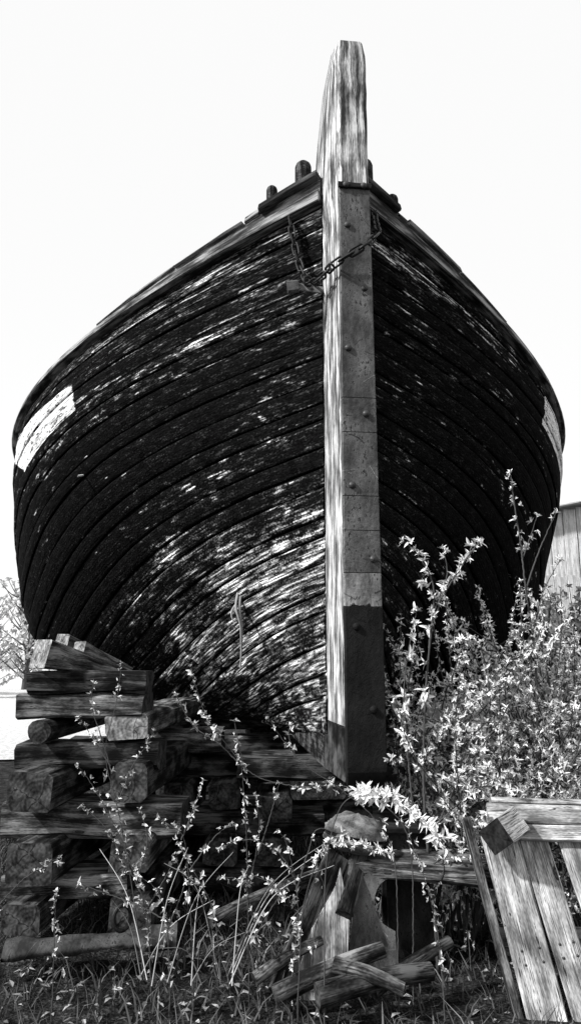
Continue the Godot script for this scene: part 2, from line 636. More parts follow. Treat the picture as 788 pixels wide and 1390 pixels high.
# rosettes of narrow pointed leaves along a shoot, from fraction f0 to the tip
func dress(st: SurfaceTool, path: Array, f0: float, ln: float, per: int, every: float, r: RandomNumberGenerator, lo := 0.3, hi := 0.55, bare := 0.0, wide := 0.30):
	var acc := 0.0
	var gap := every
	var cl := FastNoiseLite.new()
	cl.seed = r.randi() % 1000
	cl.frequency = 0.35 / ln * 0.45
	var cut := r.randf_range(-0.3, 0.12)
	for i in range(1, path.size()):
		acc += path[i].distance_to(path[i - 1])
		var f := float(i) / (path.size() - 1)
		if f < f0 or acc < gap: continue
		acc = 0.0
		gap = every * r.randf_range(0.4, 1.9)
		if r.randf() < bare: continue
		if cl.get_noise_3dv(path[i]) < cut and i < path.size() * 0.85: continue
		var d: Vector3 = (path[i] - path[i - 1]).normalized()
		var out := Vector3(r.randf_range(-1, 1), r.randf_range(-0.6, 1), r.randf_range(-1, 1))
		out = (out - d * out.dot(d)).normalized()
		var spur := (out + d * r.randf_range(0.1, 0.9)).normalized()
		var size := ln * (1.0 - 0.3 * (f - f0) / maxf(0.01, 1.0 - f0)) * r.randf_range(0.6, 1.2)
		var p: Vector3 = path[i] + spur * size * r.randf_range(0.0, 0.7)
		tuft(st, p, spur, size, per + r.randi_range(-1, 1), r, lo, hi, wide)
	var e: Vector3 = path[path.size() - 1]
	var dd: Vector3 = (e - path[path.size() - 2]).normalized()
	tuft(st, e, dd, ln * 0.75, per + 1, r, lo, hi, wide)

# a few pointed leaves spreading from one bud
func tuft(st: SurfaceTool, p: Vector3, axis: Vector3, size: float, per: int, r: RandomNumberGenerator, lo: float, hi: float, wide: float):
	var s := axis.cross(Vector3(0.37, 0.61, -0.7)).normalized()
	var t := s.cross(axis)
	var a0 := r.randf() * TAU
	for k in per:
		var a := a0 + TAU * k / per + r.randf_range(-0.5, 0.5)
		var o := s * cos(a) + t * sin(a)
		var spread := r.randf_range(0.35, 1.35)
		var dir := (axis * cos(spread) + o * sin(spread)).normalized()
		var up := (axis * 0.8 - o * 0.5 + Vector3(r.randf_range(-0.5, 0.5), r.randf_range(-0.2, 0.6), r.randf_range(-0.5, 0.5))).normalized()
		var q := size * (r.randf_range(0.3, 0.65) if r.randf() < 0.4 else r.randf_range(0.7, 1.15))
		leaf(st, p, dir, up, q, q * wide * r.randf_range(0.75, 1.3), r.randf_range(lo, hi), r.randf_range(-0.05, 0.4))

func commit_leaves(st: SurfaceTool, called: String, parent: Node) -> MeshInstance3D:
	st.generate_normals()
	var o := part(called, st.commit(), M.leaf, parent)
	o.set_meta("kind", "stuff")
	return o

# carry a shoot's lower end down into the ground
func root(ctrl: Array):
	var b: Vector3 = ctrl[0]
	if b.y > 0.02:
		ctrl.insert(0, Vector3(b.x + (b.x - ctrl[1].x) * 0.15, b.y * 0.4, b.z))
		ctrl.insert(0, Vector3(ctrl[0].x, -0.04, b.z))

# a plant of named shoots: each is [control points, fraction where leaves begin, radius at the base]
func plant(called: String, label: String, category: String, group: String, shoots: Array, ln: float, per: int, every: float, sd: int, lo := 0.3, hi := 0.55, wide := 0.34, bare := 0.08) -> Node3D:
	var r := RandomNumberGenerator.new()
	r.seed = sd
	var base: Vector3 = shoots[0][0][0]
	var o := thing(called, label, category, base, group)
	var lf := begin()
	lf.set_smooth_group(-1)
	root(shoots[0][0])
	for s in shoots:
		var ctrl := []
		for q in s[0]: ctrl.append(q - base)
		var path := smooth_path(ctrl, 0.012)
		for i in range(1, path.size()): path[i] += Vector3(r.randf_range(-1, 1), r.randf_range(-1, 1), r.randf_range(-1, 1)) * 0.0012
		var st := begin()
		st.set_smooth_group(0)
		tube(st, path, s[2], s[2] * 0.35, 5)
		st.generate_normals()
		part("stem", st.commit(), M.twig, o)
		dress(lf, path, s[1], ln, per, every, r, lo, hi, bare, wide)
	commit_leaves(lf, "foliage", o)
	return o

# ------------------------------------------------------------------ build
func _ready():
	rng.seed = 7
	# camera
	var cam := Camera3D.new()
	cam.name = "camera"
	cam.position = EYE
	cam.rotation.x = PITCH
	cam.fov = 72.377
	cam.near = 0.05
	cam.far = 400.0
	add_child(cam)
	cam.current = true
	# white overcast sky, soft sun high on the left behind the viewer
	var env := Environment.new()
	env.background_mode = Environment.BG_SKY
	var sky := Sky.new()
	var sm := ProceduralSkyMaterial.new()
	sm.sky_top_color = Color(0.8, 0.8, 0.8)
	sm.sky_horizon_color = Color(0.86, 0.86, 0.86)
	sm.sky_curve = 0.15
	sm.ground_bottom_color = Color(0.3, 0.3, 0.3)
	sm.ground_horizon_color = Color(0.6, 0.6, 0.6)
	sm.sun_angle_max = 1.0
	sky.sky_material = sm
	env.sky = sky
	env.background_energy_multiplier = 0.8
	env.tonemap_mode = Environment.TONE_MAPPER_LINEAR
	env.tonemap_exposure = 2.0
	env.sdfgi_enabled = true
	env.ssao_enabled = true
	env.ssil_enabled = true
	var we := WorldEnvironment.new()
	we.name = "environment"
	we.environment = env
	add_child(we)
	var sun := DirectionalLight3D.new()
	sun.name = "sun"
	sun.light_energy = 1.1
	sun.light_color = Color(1, 1, 1)
	sun.light_angular_distance = 3.0
	sun.shadow_enabled = true
	add_child(sun)
	var el := deg_to_rad(40.0)
	var az := deg_to_rad(66.0)
	var from := Vector3(-sin(az) * cos(el), sin(el), cos(az) * cos(el))
	sun.look_at_from_position(from * 20.0, Vector3.ZERO)

	materials()
	print("materials ", Time.get_ticks_msec())
	setting()
	boat()
	print("boat ", Time.get_ticks_msec())
	chain()
	cribs()
	deep_cribs()
	oddments()
	print("timber ", Time.get_ticks_msec())
	plants()
	print("done ", Time.get_ticks_msec())

func materials():
	M.pale = wood(11, 0.34, 0.84, 1.0, 0.8, 0.4)
	M.stem = wood(21, 0.18, 0.87, 1.4, 0.8, 0.6, 3)
	M.whitened = wood(91, 0.62, 0.92, 0.6, 0.9, 0.3)  # shed boards: distance haze put into the colour as a paler wood
	M.grey = wood(31, 0.08, 0.52, 1.0, 0.88, 0.6)
	M.dark = wood(51, 0.03, 0.32, 1.0, 0.88, 0.9)
	M.rail = wood(41, 0.14, 0.62, 1.0, 0.85, 0.8)
	M.end_mid = end_grain(5, 0.05, 0.36)
	M.end_pale = end_grain(8, 0.22, 0.70)
	M.near_black = end_grain(9, 0.04, 0.22)  # near-black end grain, only on the pallet corner block
	M.plate = iron(101, 0.20, 0.42, 1.0, 0.7, 2.0)
	M.plate_low = iron(111, 0.28, 0.62, 1.0, 0.75, 2.0)
	M.foot = iron(121, 0.06, 0.13, 0.5, 0.85, 3.5)
	M.rust = iron(141, 0.05, 0.20, 1.0, 0.8, 2.5)
	M.chain = iron(161, 0.08, 0.28, 1.0, 0.5, 3.0, 0.3)
	M.smooth = iron(181, 0.22, 0.44, 0.7, 0.65, 1.5)
	M.float = iron(191, 0.22, 0.56, 0.8, 0.8, 2.0)
	M.rust_pale = iron(195, 0.12, 0.34, 1.0, 0.8, 2.5)
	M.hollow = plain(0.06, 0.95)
	M.bolt = plain(0.2, 0.55, 0.2)
	M.twig = plain(0.24, 0.85)
	var lf := StandardMaterial3D.new()
	lf.vertex_color_use_as_albedo = true
	lf.roughness = 0.6
	lf.backlight_enabled = true
	lf.backlight = Color(0.25, 0.25, 0.25)
	lf.cull_mode = BaseMaterial3D.CULL_DISABLED
	M.leaf = lf
	var straw := StandardMaterial3D.new()
	straw.vertex_color_use_as_albedo = true
	straw.roughness = 0.8
	M.straw = straw
	# ground
	var w := 1024
	var a := nbytes(201, 0.02, 5, w, w)
	var b := nbytes(202, 0.15, 3, w, w)
	var col := PackedByteArray()
	col.resize(w * w)
	for i in w * w: col[i] = int(clampf(0.13 + (a[i] - 128) * 0.0011 + (b[i] - 128) * 0.0012, 0.03, 0.8) * 255)
	M.soil = surface(tex(col, w, w), ntex(b, w, w, 5.0), 0.95)
	for i in w * w: col[i] = int(clampf(0.72 + (a[i] - 128) * 0.001 + (b[i] - 128) * 0.0022, 0.1, 0.95) * 255)
	M.gravel = surface(tex(col, w, w), ntex(b, w, w, 3.0), 0.95)

func setting():
	# ground sheet with gentle unevenness near the boat
	var nz := FastNoiseLite.new()
	nz.seed = 3
	nz.frequency = 0.5
	var line := []
	var v := -90.0
	for q in [-90.0, -50.0, -30.0, -20.0, -14.0, -10.0, -8.0, -6.5]: line.append(q)
	for k in 40: line.append(-6.0 + k * 0.3)
	for q in [6.5, 8.0, 11.0, 16.0, 25.0, 45.0, 90.0]: line.append(q)
	var pts := []
	var uvs := []
	for x in line:
		var row := []
		var ur := []
		for z in line:
			var near := clampf(1.0 - (Vector2(x, z + 3.0).length() - 4.0) / 3.0, 0, 1)
			row.append(Vector3(x, (nz.get_noise_2d(x, z) * 0.05 - 0.03) * near - (1 - near) * 0.012, z))
			ur.append(Vector2(x, z) / 2.3)
		pts.append(row)
		uvs.append(ur)
	var st := begin()
	st.set_smooth_group(0)
	grid(st, pts, uvs, true)
	single("ground", finish(st), M.soil, Transform3D.IDENTITY, "dark earth ground under the boat and timbers", "ground", "", "structure")
	st = begin()
	st.set_smooth_group(0)
	var g := []
	var gu := []
	for i in 12:
		var r := []
		var ru := []
		for j in 12:
			var p := Vector3(lerpf(-60, -2.4, i / 11.0) + sin(j * 1.7) * 0.3, 0.0, lerpf(-80, -7.5 , j / 11.0) + sin(i * 2.1) * 0.5)
			r.append(p)
			ru.append(Vector2(p.x, p.z) / 1.7)
		g.append(r)
		gu.append(ru)
	grid(st, g, gu, true)
	single("gravel_yard", finish(st), M.gravel, Transform3D(Basis.IDENTITY, Vector3(0, 0.004, 0)), "pale gravel yard stretching away left of the boat", "yard", "", "structure")
	# board shed on the right
	var shed := thing("shed", "grey board shed half hidden behind the right side of the boat", "shed", Vector3(2.85, 0, -8.0))
	var rr := RandomNumberGenerator.new()
	rr.seed = 77
	for k in 22:
		var hgt := 2.70 + k * 0.03
		part("board", timber(hgt, 0.145, 0.03, 700 + k % 6, 0.004, 0.002), [M.whitened, M.end_pale], shed,
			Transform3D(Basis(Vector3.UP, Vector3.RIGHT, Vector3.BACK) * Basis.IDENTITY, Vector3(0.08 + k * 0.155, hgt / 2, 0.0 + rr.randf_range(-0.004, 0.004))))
	for k in 20:
		part("board", timber(2.65, 0.145, 0.03, 720 + k % 6, 0.004, 0.002), [M.whitened, M.end_pale], shed,
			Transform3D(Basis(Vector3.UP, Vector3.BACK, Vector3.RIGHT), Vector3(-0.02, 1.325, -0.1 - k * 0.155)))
	var roof := begin()
	roof.set_smooth_group(-1)
	part("roof", timber(3.7, 0.04, 3.5, 750, 0.01, 0.002), [M.whitened, M.end_pale], shed, Transform3D(Basis(Vector3.BACK, 0.19), Vector3(1.72, 3.07, -1.6)))
	# low trees far behind on the left
	for k in 5:
		var at: Vector3 = [Vector3(-8.6, 0, -20), Vector3(-10.6, 0, -21.5), Vector3(-12.8, 0, -19.5), Vector3(-7.0, 0, -24.5), Vector3(-9.4, 0, -25.5)][k]
		var hgt: float = [3.0, 4.0, 3.6, 2.6, 4.6][k]
		var label: String = ["small light leafy tree far left, nearest the boat's flank", "taller leafy tree at the left picture edge", "leafy tree outermost on the far left", "lowest bushy tree seen behind the boat's left flank", "tallest tree farthest back on the left"][k]
		tree(at, hgt, label, 900 + k)
	for k in 3:
		var at: Vector3 = [Vector3(2.35, 0, -6.6), Vector3(2.9, 0, -7.2), Vector3(3.4, 0, -6.4)][k]
		tree(at, [1.7, 1.9, 1.6][k], ["pale low bush between the boat and the shed", "pale bush against the front of the shed", "pale bush right of the others before the shed"][k], 940 + k, 0.45, 0.7, "pale bushes in front of the shed")

func tree(at: Vector3, h: float, label: String, sd: int, lo := 0.4, hi := 0.7, group := "low trees behind the yard"):  # default leaf tones paled to stand in for haze on the far trees
	var r := RandomNumberGenerator.new()
	r.seed = sd
	var o := thing("leafy_tree" if h > 2.2 else "leafy_bush", label, "tree" if h > 2.2 else "bush", at, group)
	var trunk := begin()
	trunk.set_smooth_group(0)
	tube(trunk, smooth_path([Vector3.ZERO, Vector3(0.05, h * 0.3, 0.03), Vector3(-0.04, h * 0.8, 0)], 0.2), h * 0.025, h * 0.006, 7)
	var lf := begin()
	lf.set_smooth_group(-1)
	for k in 80:
		var a := r.randf() * TAU
		var y0 := h * r.randf_range(0.05, 0.7)
		var rad := h * 0.32 * sqrt(r.randf()) * (1.15 - 0.6 * y0 / h)
		var tip := Vector3(cos(a) * rad, y0 + h * r.randf_range(0.12, 0.3), sin(a) * rad)
		var path := smooth_path([Vector3(0, y0, 0), tip * 0.6 + Vector3(0, y0 * 0.35, 0), tip], h * 0.03)
		tube(trunk, path, h * 0.006, h * 0.002, 4)
		dress(lf, path, 0.15, h * 0.05, 6, h * 0.022, r, lo, hi, 0.05, 0.55)
	trunk.generate_normals()
	part("trunk", trunk.commit(), M.twig, o)
	commit_leaves(lf, "crown", o)

# ------------------------------------------------------------------ the boat
var boat_xf: Transform3D
func B2W(a: float, u: float, right: float) -> Vector3:
	return boat_xf * Vector3(a, u, right)

func boat():
	var yaw := 0.1033
	boat_xf = Transform3D(Basis(Vector3(-sin(yaw), 0, -cos(yaw)), Vector3.UP, Vector3(cos(yaw), 0, -sin(yaw))), EYE + Vector3(0.28267, -0.45654, -2.76043))
	var o := thing("wooden_boat", "old black wooden boat with peeling planks, bow towards the viewer", "boat")
	o.transform = boat_xf
	# paint: rows t, columns X
	var left := [
		[.54, .54, .54, .54, .52, .46, .36, .16],
		[.64, .64, .64, .62, .60, .52, .40, .16],
		[.66, .66, .66, .64, .60, .52, .38, .16],
		[.66, .66, .66, .63, .58, .46, .30, .16],
		[.62, .62, .60, .56, .48, .34, .20, .10],
		[.30, .32, .30, .24, .18, .12, .12, .10],
		[.26, .26, .24, .20, .18, .14, .14, .10],
		[.34, .34, .32, .26, .24, .20, .16, .10],
		[.38, .40, .38, .32, .32, .24, .18, .12],
		[.40, .44, .44, .40, .36, .30, .22, .14],
		[.44, .54, .58, .54, .48, .38, .26, .16],
		[.48, .60, .64, .58, .54, .44, .32, .20]]
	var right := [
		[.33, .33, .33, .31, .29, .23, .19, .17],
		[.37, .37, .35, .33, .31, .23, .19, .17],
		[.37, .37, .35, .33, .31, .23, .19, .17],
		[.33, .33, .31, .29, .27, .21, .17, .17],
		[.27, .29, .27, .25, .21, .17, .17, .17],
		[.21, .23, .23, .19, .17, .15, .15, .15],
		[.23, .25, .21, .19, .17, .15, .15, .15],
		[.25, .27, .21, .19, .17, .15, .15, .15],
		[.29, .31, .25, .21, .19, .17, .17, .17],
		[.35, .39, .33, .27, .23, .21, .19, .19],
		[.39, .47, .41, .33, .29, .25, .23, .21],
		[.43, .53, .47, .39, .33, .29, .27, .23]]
	var bare_l := [0.36, 0.39, 0.41, 0.42, 0.41, 0.37, 0.32, 0.33, 0.34, 0.37, 0.40, 0.41]
	var bare_r := [0.42, 0.42, 0.42, 0.40, 0.38, 0.38, 0.38, 0.38, 0.40, 0.42, 0.44, 0.44]
	M.hull_l = hull_paint(301, left, bare_l, PackedVector2Array([Vector2(1.0, 0.85), Vector2(1.02, 0.772), Vector2(1.6, 0.765), Vector2(1.98, 0.93)]))
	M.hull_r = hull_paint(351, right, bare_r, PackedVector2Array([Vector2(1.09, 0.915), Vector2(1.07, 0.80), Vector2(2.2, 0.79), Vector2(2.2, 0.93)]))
	# seam backing: added black sheet that stops light showing through the open seams
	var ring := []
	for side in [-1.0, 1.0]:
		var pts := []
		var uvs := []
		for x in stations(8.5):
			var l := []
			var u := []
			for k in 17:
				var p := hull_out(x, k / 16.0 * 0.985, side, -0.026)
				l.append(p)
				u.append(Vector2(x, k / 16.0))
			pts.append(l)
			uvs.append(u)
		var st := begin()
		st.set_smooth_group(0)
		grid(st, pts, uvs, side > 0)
		part("seam_backing", finish(st), M.hollow, o)
		for k in STRAKES:
			var t0 := RAIL * (k + (0.16 * sin(k * 2.3 + side) if k > 0 else 0.0)) / STRAKES
			var t1 := RAIL * (k + 1 + (0.16 * sin((k + 1) * 2.3 + side) if k < STRAKES - 1 else 0.0)) / STRAKES
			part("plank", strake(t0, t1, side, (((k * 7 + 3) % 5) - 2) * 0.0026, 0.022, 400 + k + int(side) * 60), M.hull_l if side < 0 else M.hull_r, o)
		# rail stack: sheer strake, rub rail, cap pieces
		part("sheer_strake", moulding([[0.977, -0.02], [0.977, 0.012], [1.004, 0.014], [1.004, -0.03]], side, 0.0, 8.4, 450 + int(side), 0.0006), M.rail, o)
		part("rub_rail", moulding([[0.947, -0.01], [0.9475, 0.038], [0.950, 0.046], [0.972, 0.046], [0.9752, 0.038], [0.976, -0.01]], side, 0.0, 8.4, 455 + int(side), 0.0006), M.rail, o)
		var cuts := [0.0, 0.17, 0.22, 0.47, 0.86, 1.3, 1.62, 2.1, 2.7, 3.6, 4.6, 5.6, 6.6, 7.6, 8.3] if side < 0 else [0.0, 0.13, 0.17, 0.41, 0.7, 1.05, 1.5, 2.0, 2.6, 3.6, 4.6, 5.6, 6.6, 7.6, 8.3]
		for k in cuts.size() - 1:
			if k == (4 if side < 0 else 5): continue   # this length of capping has rotted away
			var top: float = 1.0205 if k == 0 else [1.009, 1.017, 1.011, 1.0195][(k * 3 + (1 if side > 0 else 0)) % 4]
			var ov: float = 0.045 if k == 0 else [0.022, 0.018, 0.026][k % 3]
			part("cap_rail", moulding([[1.0045, -0.10], [1.0045, ov], [1.008, ov + 0.006], [top, ov], [top, -0.10]], side, cuts[k] + 0.004, cuts[k + 1] - 0.003, 460 + k, 0.005 if k else 0.0003), M.dark if k == 0 else M.rail, o)
	# deck
	var dst := begin()
	dst.set_smooth_group(0)
	var dp := []
	var du := []
	for x in stations(8.5):
		var l := []
		var u := []
		for k in 9:
			var f := k / 4.0 - 1.0
			var e := hull_out(x, 0.93, signf(f) if f != 0 else 1.0, -0.04)
			l.append(Vector3(e.x, e.y + 0.05 * (1 - f * f), absf(e.z) * f))
			u.append(Vector2(x / 2.0, l[k].z))
		dp.append(l)
		du.append(u)
	grid(dst, dp, du, false)
	part("deck", finish(dst), M.grey, o)
	stem(o)
	# timberheads standing inside the rail near the bow
	for q in [[0.062, -1.0, 0.044, 0.20, 0.07], [0.155, -1.0, 0.030, 0.17, 0.07], [0.05, 1.0, 0.05, 0.22, 0.07], [0.16, 1.0, 0.034, 0.18, 0.08]]:
		var base := hull_out(q[0], 0.94, q[1], -q[4])
		var topy: float = hull_out(q[0], 1.02, q[1], -q[4]).y + q[3]
		var rr: float = q[2]
		var hh: float = topy - base.y
		part("timberhead", lathe([Vector2(rr * 1.05, 0), Vector2(rr, hh * 0.6), Vector2(rr * 0.98, hh - rr * 0.8), Vector2(rr * 0.85, hh - rr * 0.4), Vector2(rr * 0.55, hh - rr * 0.1), Vector2(0.001, hh)], 16), M.dark, o, Transform3D(Basis.IDENTITY, base))
	# iron strap with a bolt on the back of the stem head
	part("stem_strap", timber(0.34, 0.03, 0.20, 480, 0.004, 0.001), [M.rust, M.rust], o, Transform3D(Basis(Vector3.UP, Vector3.LEFT, Vector3.BACK), Vector3(0.65, 2.86, 0)))
	part("strap_bolt", lathe([Vector2(0.001, 0), Vector2(0.009, 0), Vector2(0.009, 0.03), Vector2(0.014, 0.03), Vector2(0.014, 0.04), Vector2(0.001, 0.042)], 8), M.bolt, o, Transform3D(Basis(Vector3.RIGHT, Vector3.FORWARD, Vector3.UP), Vector3(0.65, 2.94, -0.10)))
	# keel behind the forefoot
	part("keel", timber(7.6, 0.15, 0.19, 490, 0.01, 0.002), [M.dark, M.end_mid], o, Transform3D(Basis.IDENTITY, Vector3(4.22, 0.066, 0)))
	# pale torn splinter hanging from a lower plank, and a peg
	var sp := begin()
	sp.set_smooth_group(0)
	var inv := boat_xf.affine_inverse()
	for q in [[[327, 803, 3.72], [325, 826, 3.67], [328, 860, 3.66], [326, 906, 3.67], 0.009], [[324, 800, 3.72], [320, 824, 3.66], [326, 850, 3.65], [327, 880, 3.66], 0.008], [[322, 818, 3.69], [315, 828, 3.65], [314, 836, 3.64], [318, 846, 3.64], 0.006]]:
		var sl := []
		for c in 4: sl.append(inv * P(q[c][0], q[c][1], q[c][2]))
		tube(sp, smooth_path(sl, 0.02), q[4], 0.004, 5)
	sp.generate_normals()
	var so := part("splinter", sp.commit(), plain(0.55, 0.9), o)
	so.set_meta("label", "pale torn splinter hanging from a lower plank")
	var peg := begin()
	var p0 := hull_out(1.14, 0.625, -1, -0.01)
	tube(peg, [p0, p0 + Vector3(-0.05, -0.02, -0.03)], 0.006, 0.006, 6)
	peg.generate_normals()
	part("peg", peg.commit(), plain(0.8, 0.8), o)

func stem(o: Node3D):
	# main timber: front face at a = 0, sides widening to the rabbet; rings from foot to head
	var rings := []
	var us := []
	var nz := FastNoiseLite.new()
	nz.seed = 12
	nz.frequency = 3.0
	var n := 44
	var top := 3.31
	for i in n + 1:
		var u := lerpf(0.205, top, float(i) / n)
		var f := u / top
		# aft edge: behind the rabbet, curving forward at the head
		var aft := 0.46
		if u > 2.35: aft = 0.46 + 0.18 * smoothstep(2.35, 2.65, u) - 0.50 * pow(maxf(0.0, u - 2.65) / (top - 2.65), 3.4)
		var hf := 0.071 + 0.003 * nz.get_noise_1d(u * 2.0)
		var hb := 0.094
		if u > 2.6: hb = lerpf(0.106, 0.090, (u - 2.6) / 0.7)
		var ch := 0.016 + 0.008 * nz.get_noise_1d(u * 3.0 + 30.0)
		var front := 0.004 * nz.get_noise_1d(u * 4.0 + 70.0)
		if i == n:
			hf -= 0.012; hb -= 0.012; front += 0.012; aft -= 0.012
		elif u > 3.2:
			front += 0.004
		# counter-clockwise seen from above (+y): x aft, z right
		var j := func(k): return 0.0035 * nz.get_noise_2d(u * 7.0, k * 20.0)
		rings.append([
			Vector3(front, u, -hf + ch + j.call(0)), Vector3(front, u, hf - ch + j.call(1)), Vector3(front + ch, u, hf + j.call(2)),
			Vector3(aft * 0.5, u, lerpf(hf, hb, 0.55) + j.call(3)), Vector3(aft - 0.02, u, hb + j.call(4)), Vector3(aft, u, hb - 0.02),
			Vector3(aft, u, -hb + 0.02), Vector3(aft - 0.02, u, -hb + j.call(5)), Vector3(aft * 0.5, u, -lerpf(hf, hb, 0.55) + j.call(6)), Vector3(front + ch, u, -hf + j.call(7))])
		rings[i].reverse()
		us.append(u / 3.4)
	var ends := begin()
	var st := loft(rings, us, 0.5, Vector2(0.0, 0.02), true, ends)
	var m := finish(st)
	finish(ends, m)
	var s := part("stem", m, [M.stem, M.end_mid], o)
	s.set_meta("label", "bleached upright stem post with split grain")
	# darker foot block scarfed under it
	var fr := []
	var fu := []
	for i in 6:
		var u := lerpf(0.0, 0.2, i / 5.0)
		var rr := 0.05 * maxf(0, 1 - u / 0.05)
		fr.append([Vector3(0.005 + rr, u, -0.071), Vector3(0.005 + rr, u, 0.071), Vector3(0.46, u, 0.094), Vector3(0.46, u, -0.094)])
		fr[i].reverse()
		fu.append(u / 2.0)
	part("forefoot", finish(loft(fr, fu, 1.3, Vector2(0.3, 0.2))), M.dark, o)
	# iron band: painted upper length, bare black lower length
	var bands := []
	var bolt := lathe([Vector2(0.0155, 0), Vector2(0.0145, 0.005), Vector2(0.010, 0.010), Vector2(0.001, 0.0115)], 12)
	for q in [[1.522, 2.53, M.plate], [1.372, 1.519, M.plate], [1.103, 1.369, M.plate], [0.962, 1.100, M.plate], [0.792, 0.959, M.plate], [0.662, 0.789, M.plate_low], [-0.012, 0.66, M.foot]]:
		var br := []
		var bu := []
		var low: bool = q[0] < 0
		for i in 25:
			var f := i / 24.0
			if low: f = f * f
			var u: float = lerpf(q[0], q[1], f)
			var hw := lerpf(0.0775, 0.068, u / 2.53) + 0.0016 * nz.get_noise_1d(u * 26.0)
			var rnd := 0.0
			if low and u < 0.06: rnd = 0.055 * pow(1.0 - (u + 0.012) / 0.072, 2.0)
			hw -= rnd * 0.25
			var x0 := -0.014 + rnd * 0.9 - (0.006 if low else 0.0)
			var row := [Vector3(x0 + 0.004, u, -hw)]
			for k in 13:
				var z := lerpf(-hw + 0.004, hw - 0.004, k / 12.0)
				var uu := u
				if (low and i > 21) or (q[0] > 0.65 and q[0] < 0.67 and i < 3): uu += 0.030 * nz.get_noise_2d(z * 60.0, 5.0) + 0.016 * nz.get_noise_2d(z * 420.0, 9.0)
				row.append(Vector3(x0 + 0.0012 * nz.get_noise_2d(u * 14.0, z * 40.0), uu, z))
			row.append_array([Vector3(x0 + 0.004, u, hw), Vector3(0.012 + rnd, u, hw), Vector3(0.012 + rnd, u, -hw)])
			row.reverse()
			br.append(row)
			bu.append(u * 0.38)
		var bm := part("stem_band", finish(loft(br, bu, 0.62, Vector2(0.0, 0.2))), q[2], o)
		bm.set_meta("label", "bare black iron shoe with rough surface" if low else "grey painted iron band with scratches")
		bands.append([q[0], q[1], bm])
	# collar at the top of the band
	part("band_collar", timber(0.148, 0.028, 0.012, 481, 0.004, 0.002), [M.rust, M.rust], o, Transform3D(Basis(Vector3.BACK, Vector3.UP, Vector3.LEFT), Vector3(-0.019, 2.515, 0)))
	for q in [[2.515, -0.040, 0], [2.515, 0.040, 0], [2.32, -0.035, 0], [2.02, 0.034, 0], [1.74, -0.042, 0], [1.45, 0.028, 0], [1.145, -0.035, 0], [0.845, 0.044, 0], [0.58, -0.03, 0], [0.27, 0.03, 0]]:
		var holder: Node3D = o
		for bd in bands:
			if q[0] > bd[0] and q[0] < bd[1]: holder = bd[2]
		part("bolt", bolt, M.bolt if q[0] > 0.7 else M.foot, holder, Transform3D(Basis(Vector3.FORWARD, Vector3.LEFT, Vector3.UP), Vector3(-0.014 - (0.006 if q[0] < 0.7 or q[0] > 2.5 else 0.0), q[0], q[1])))

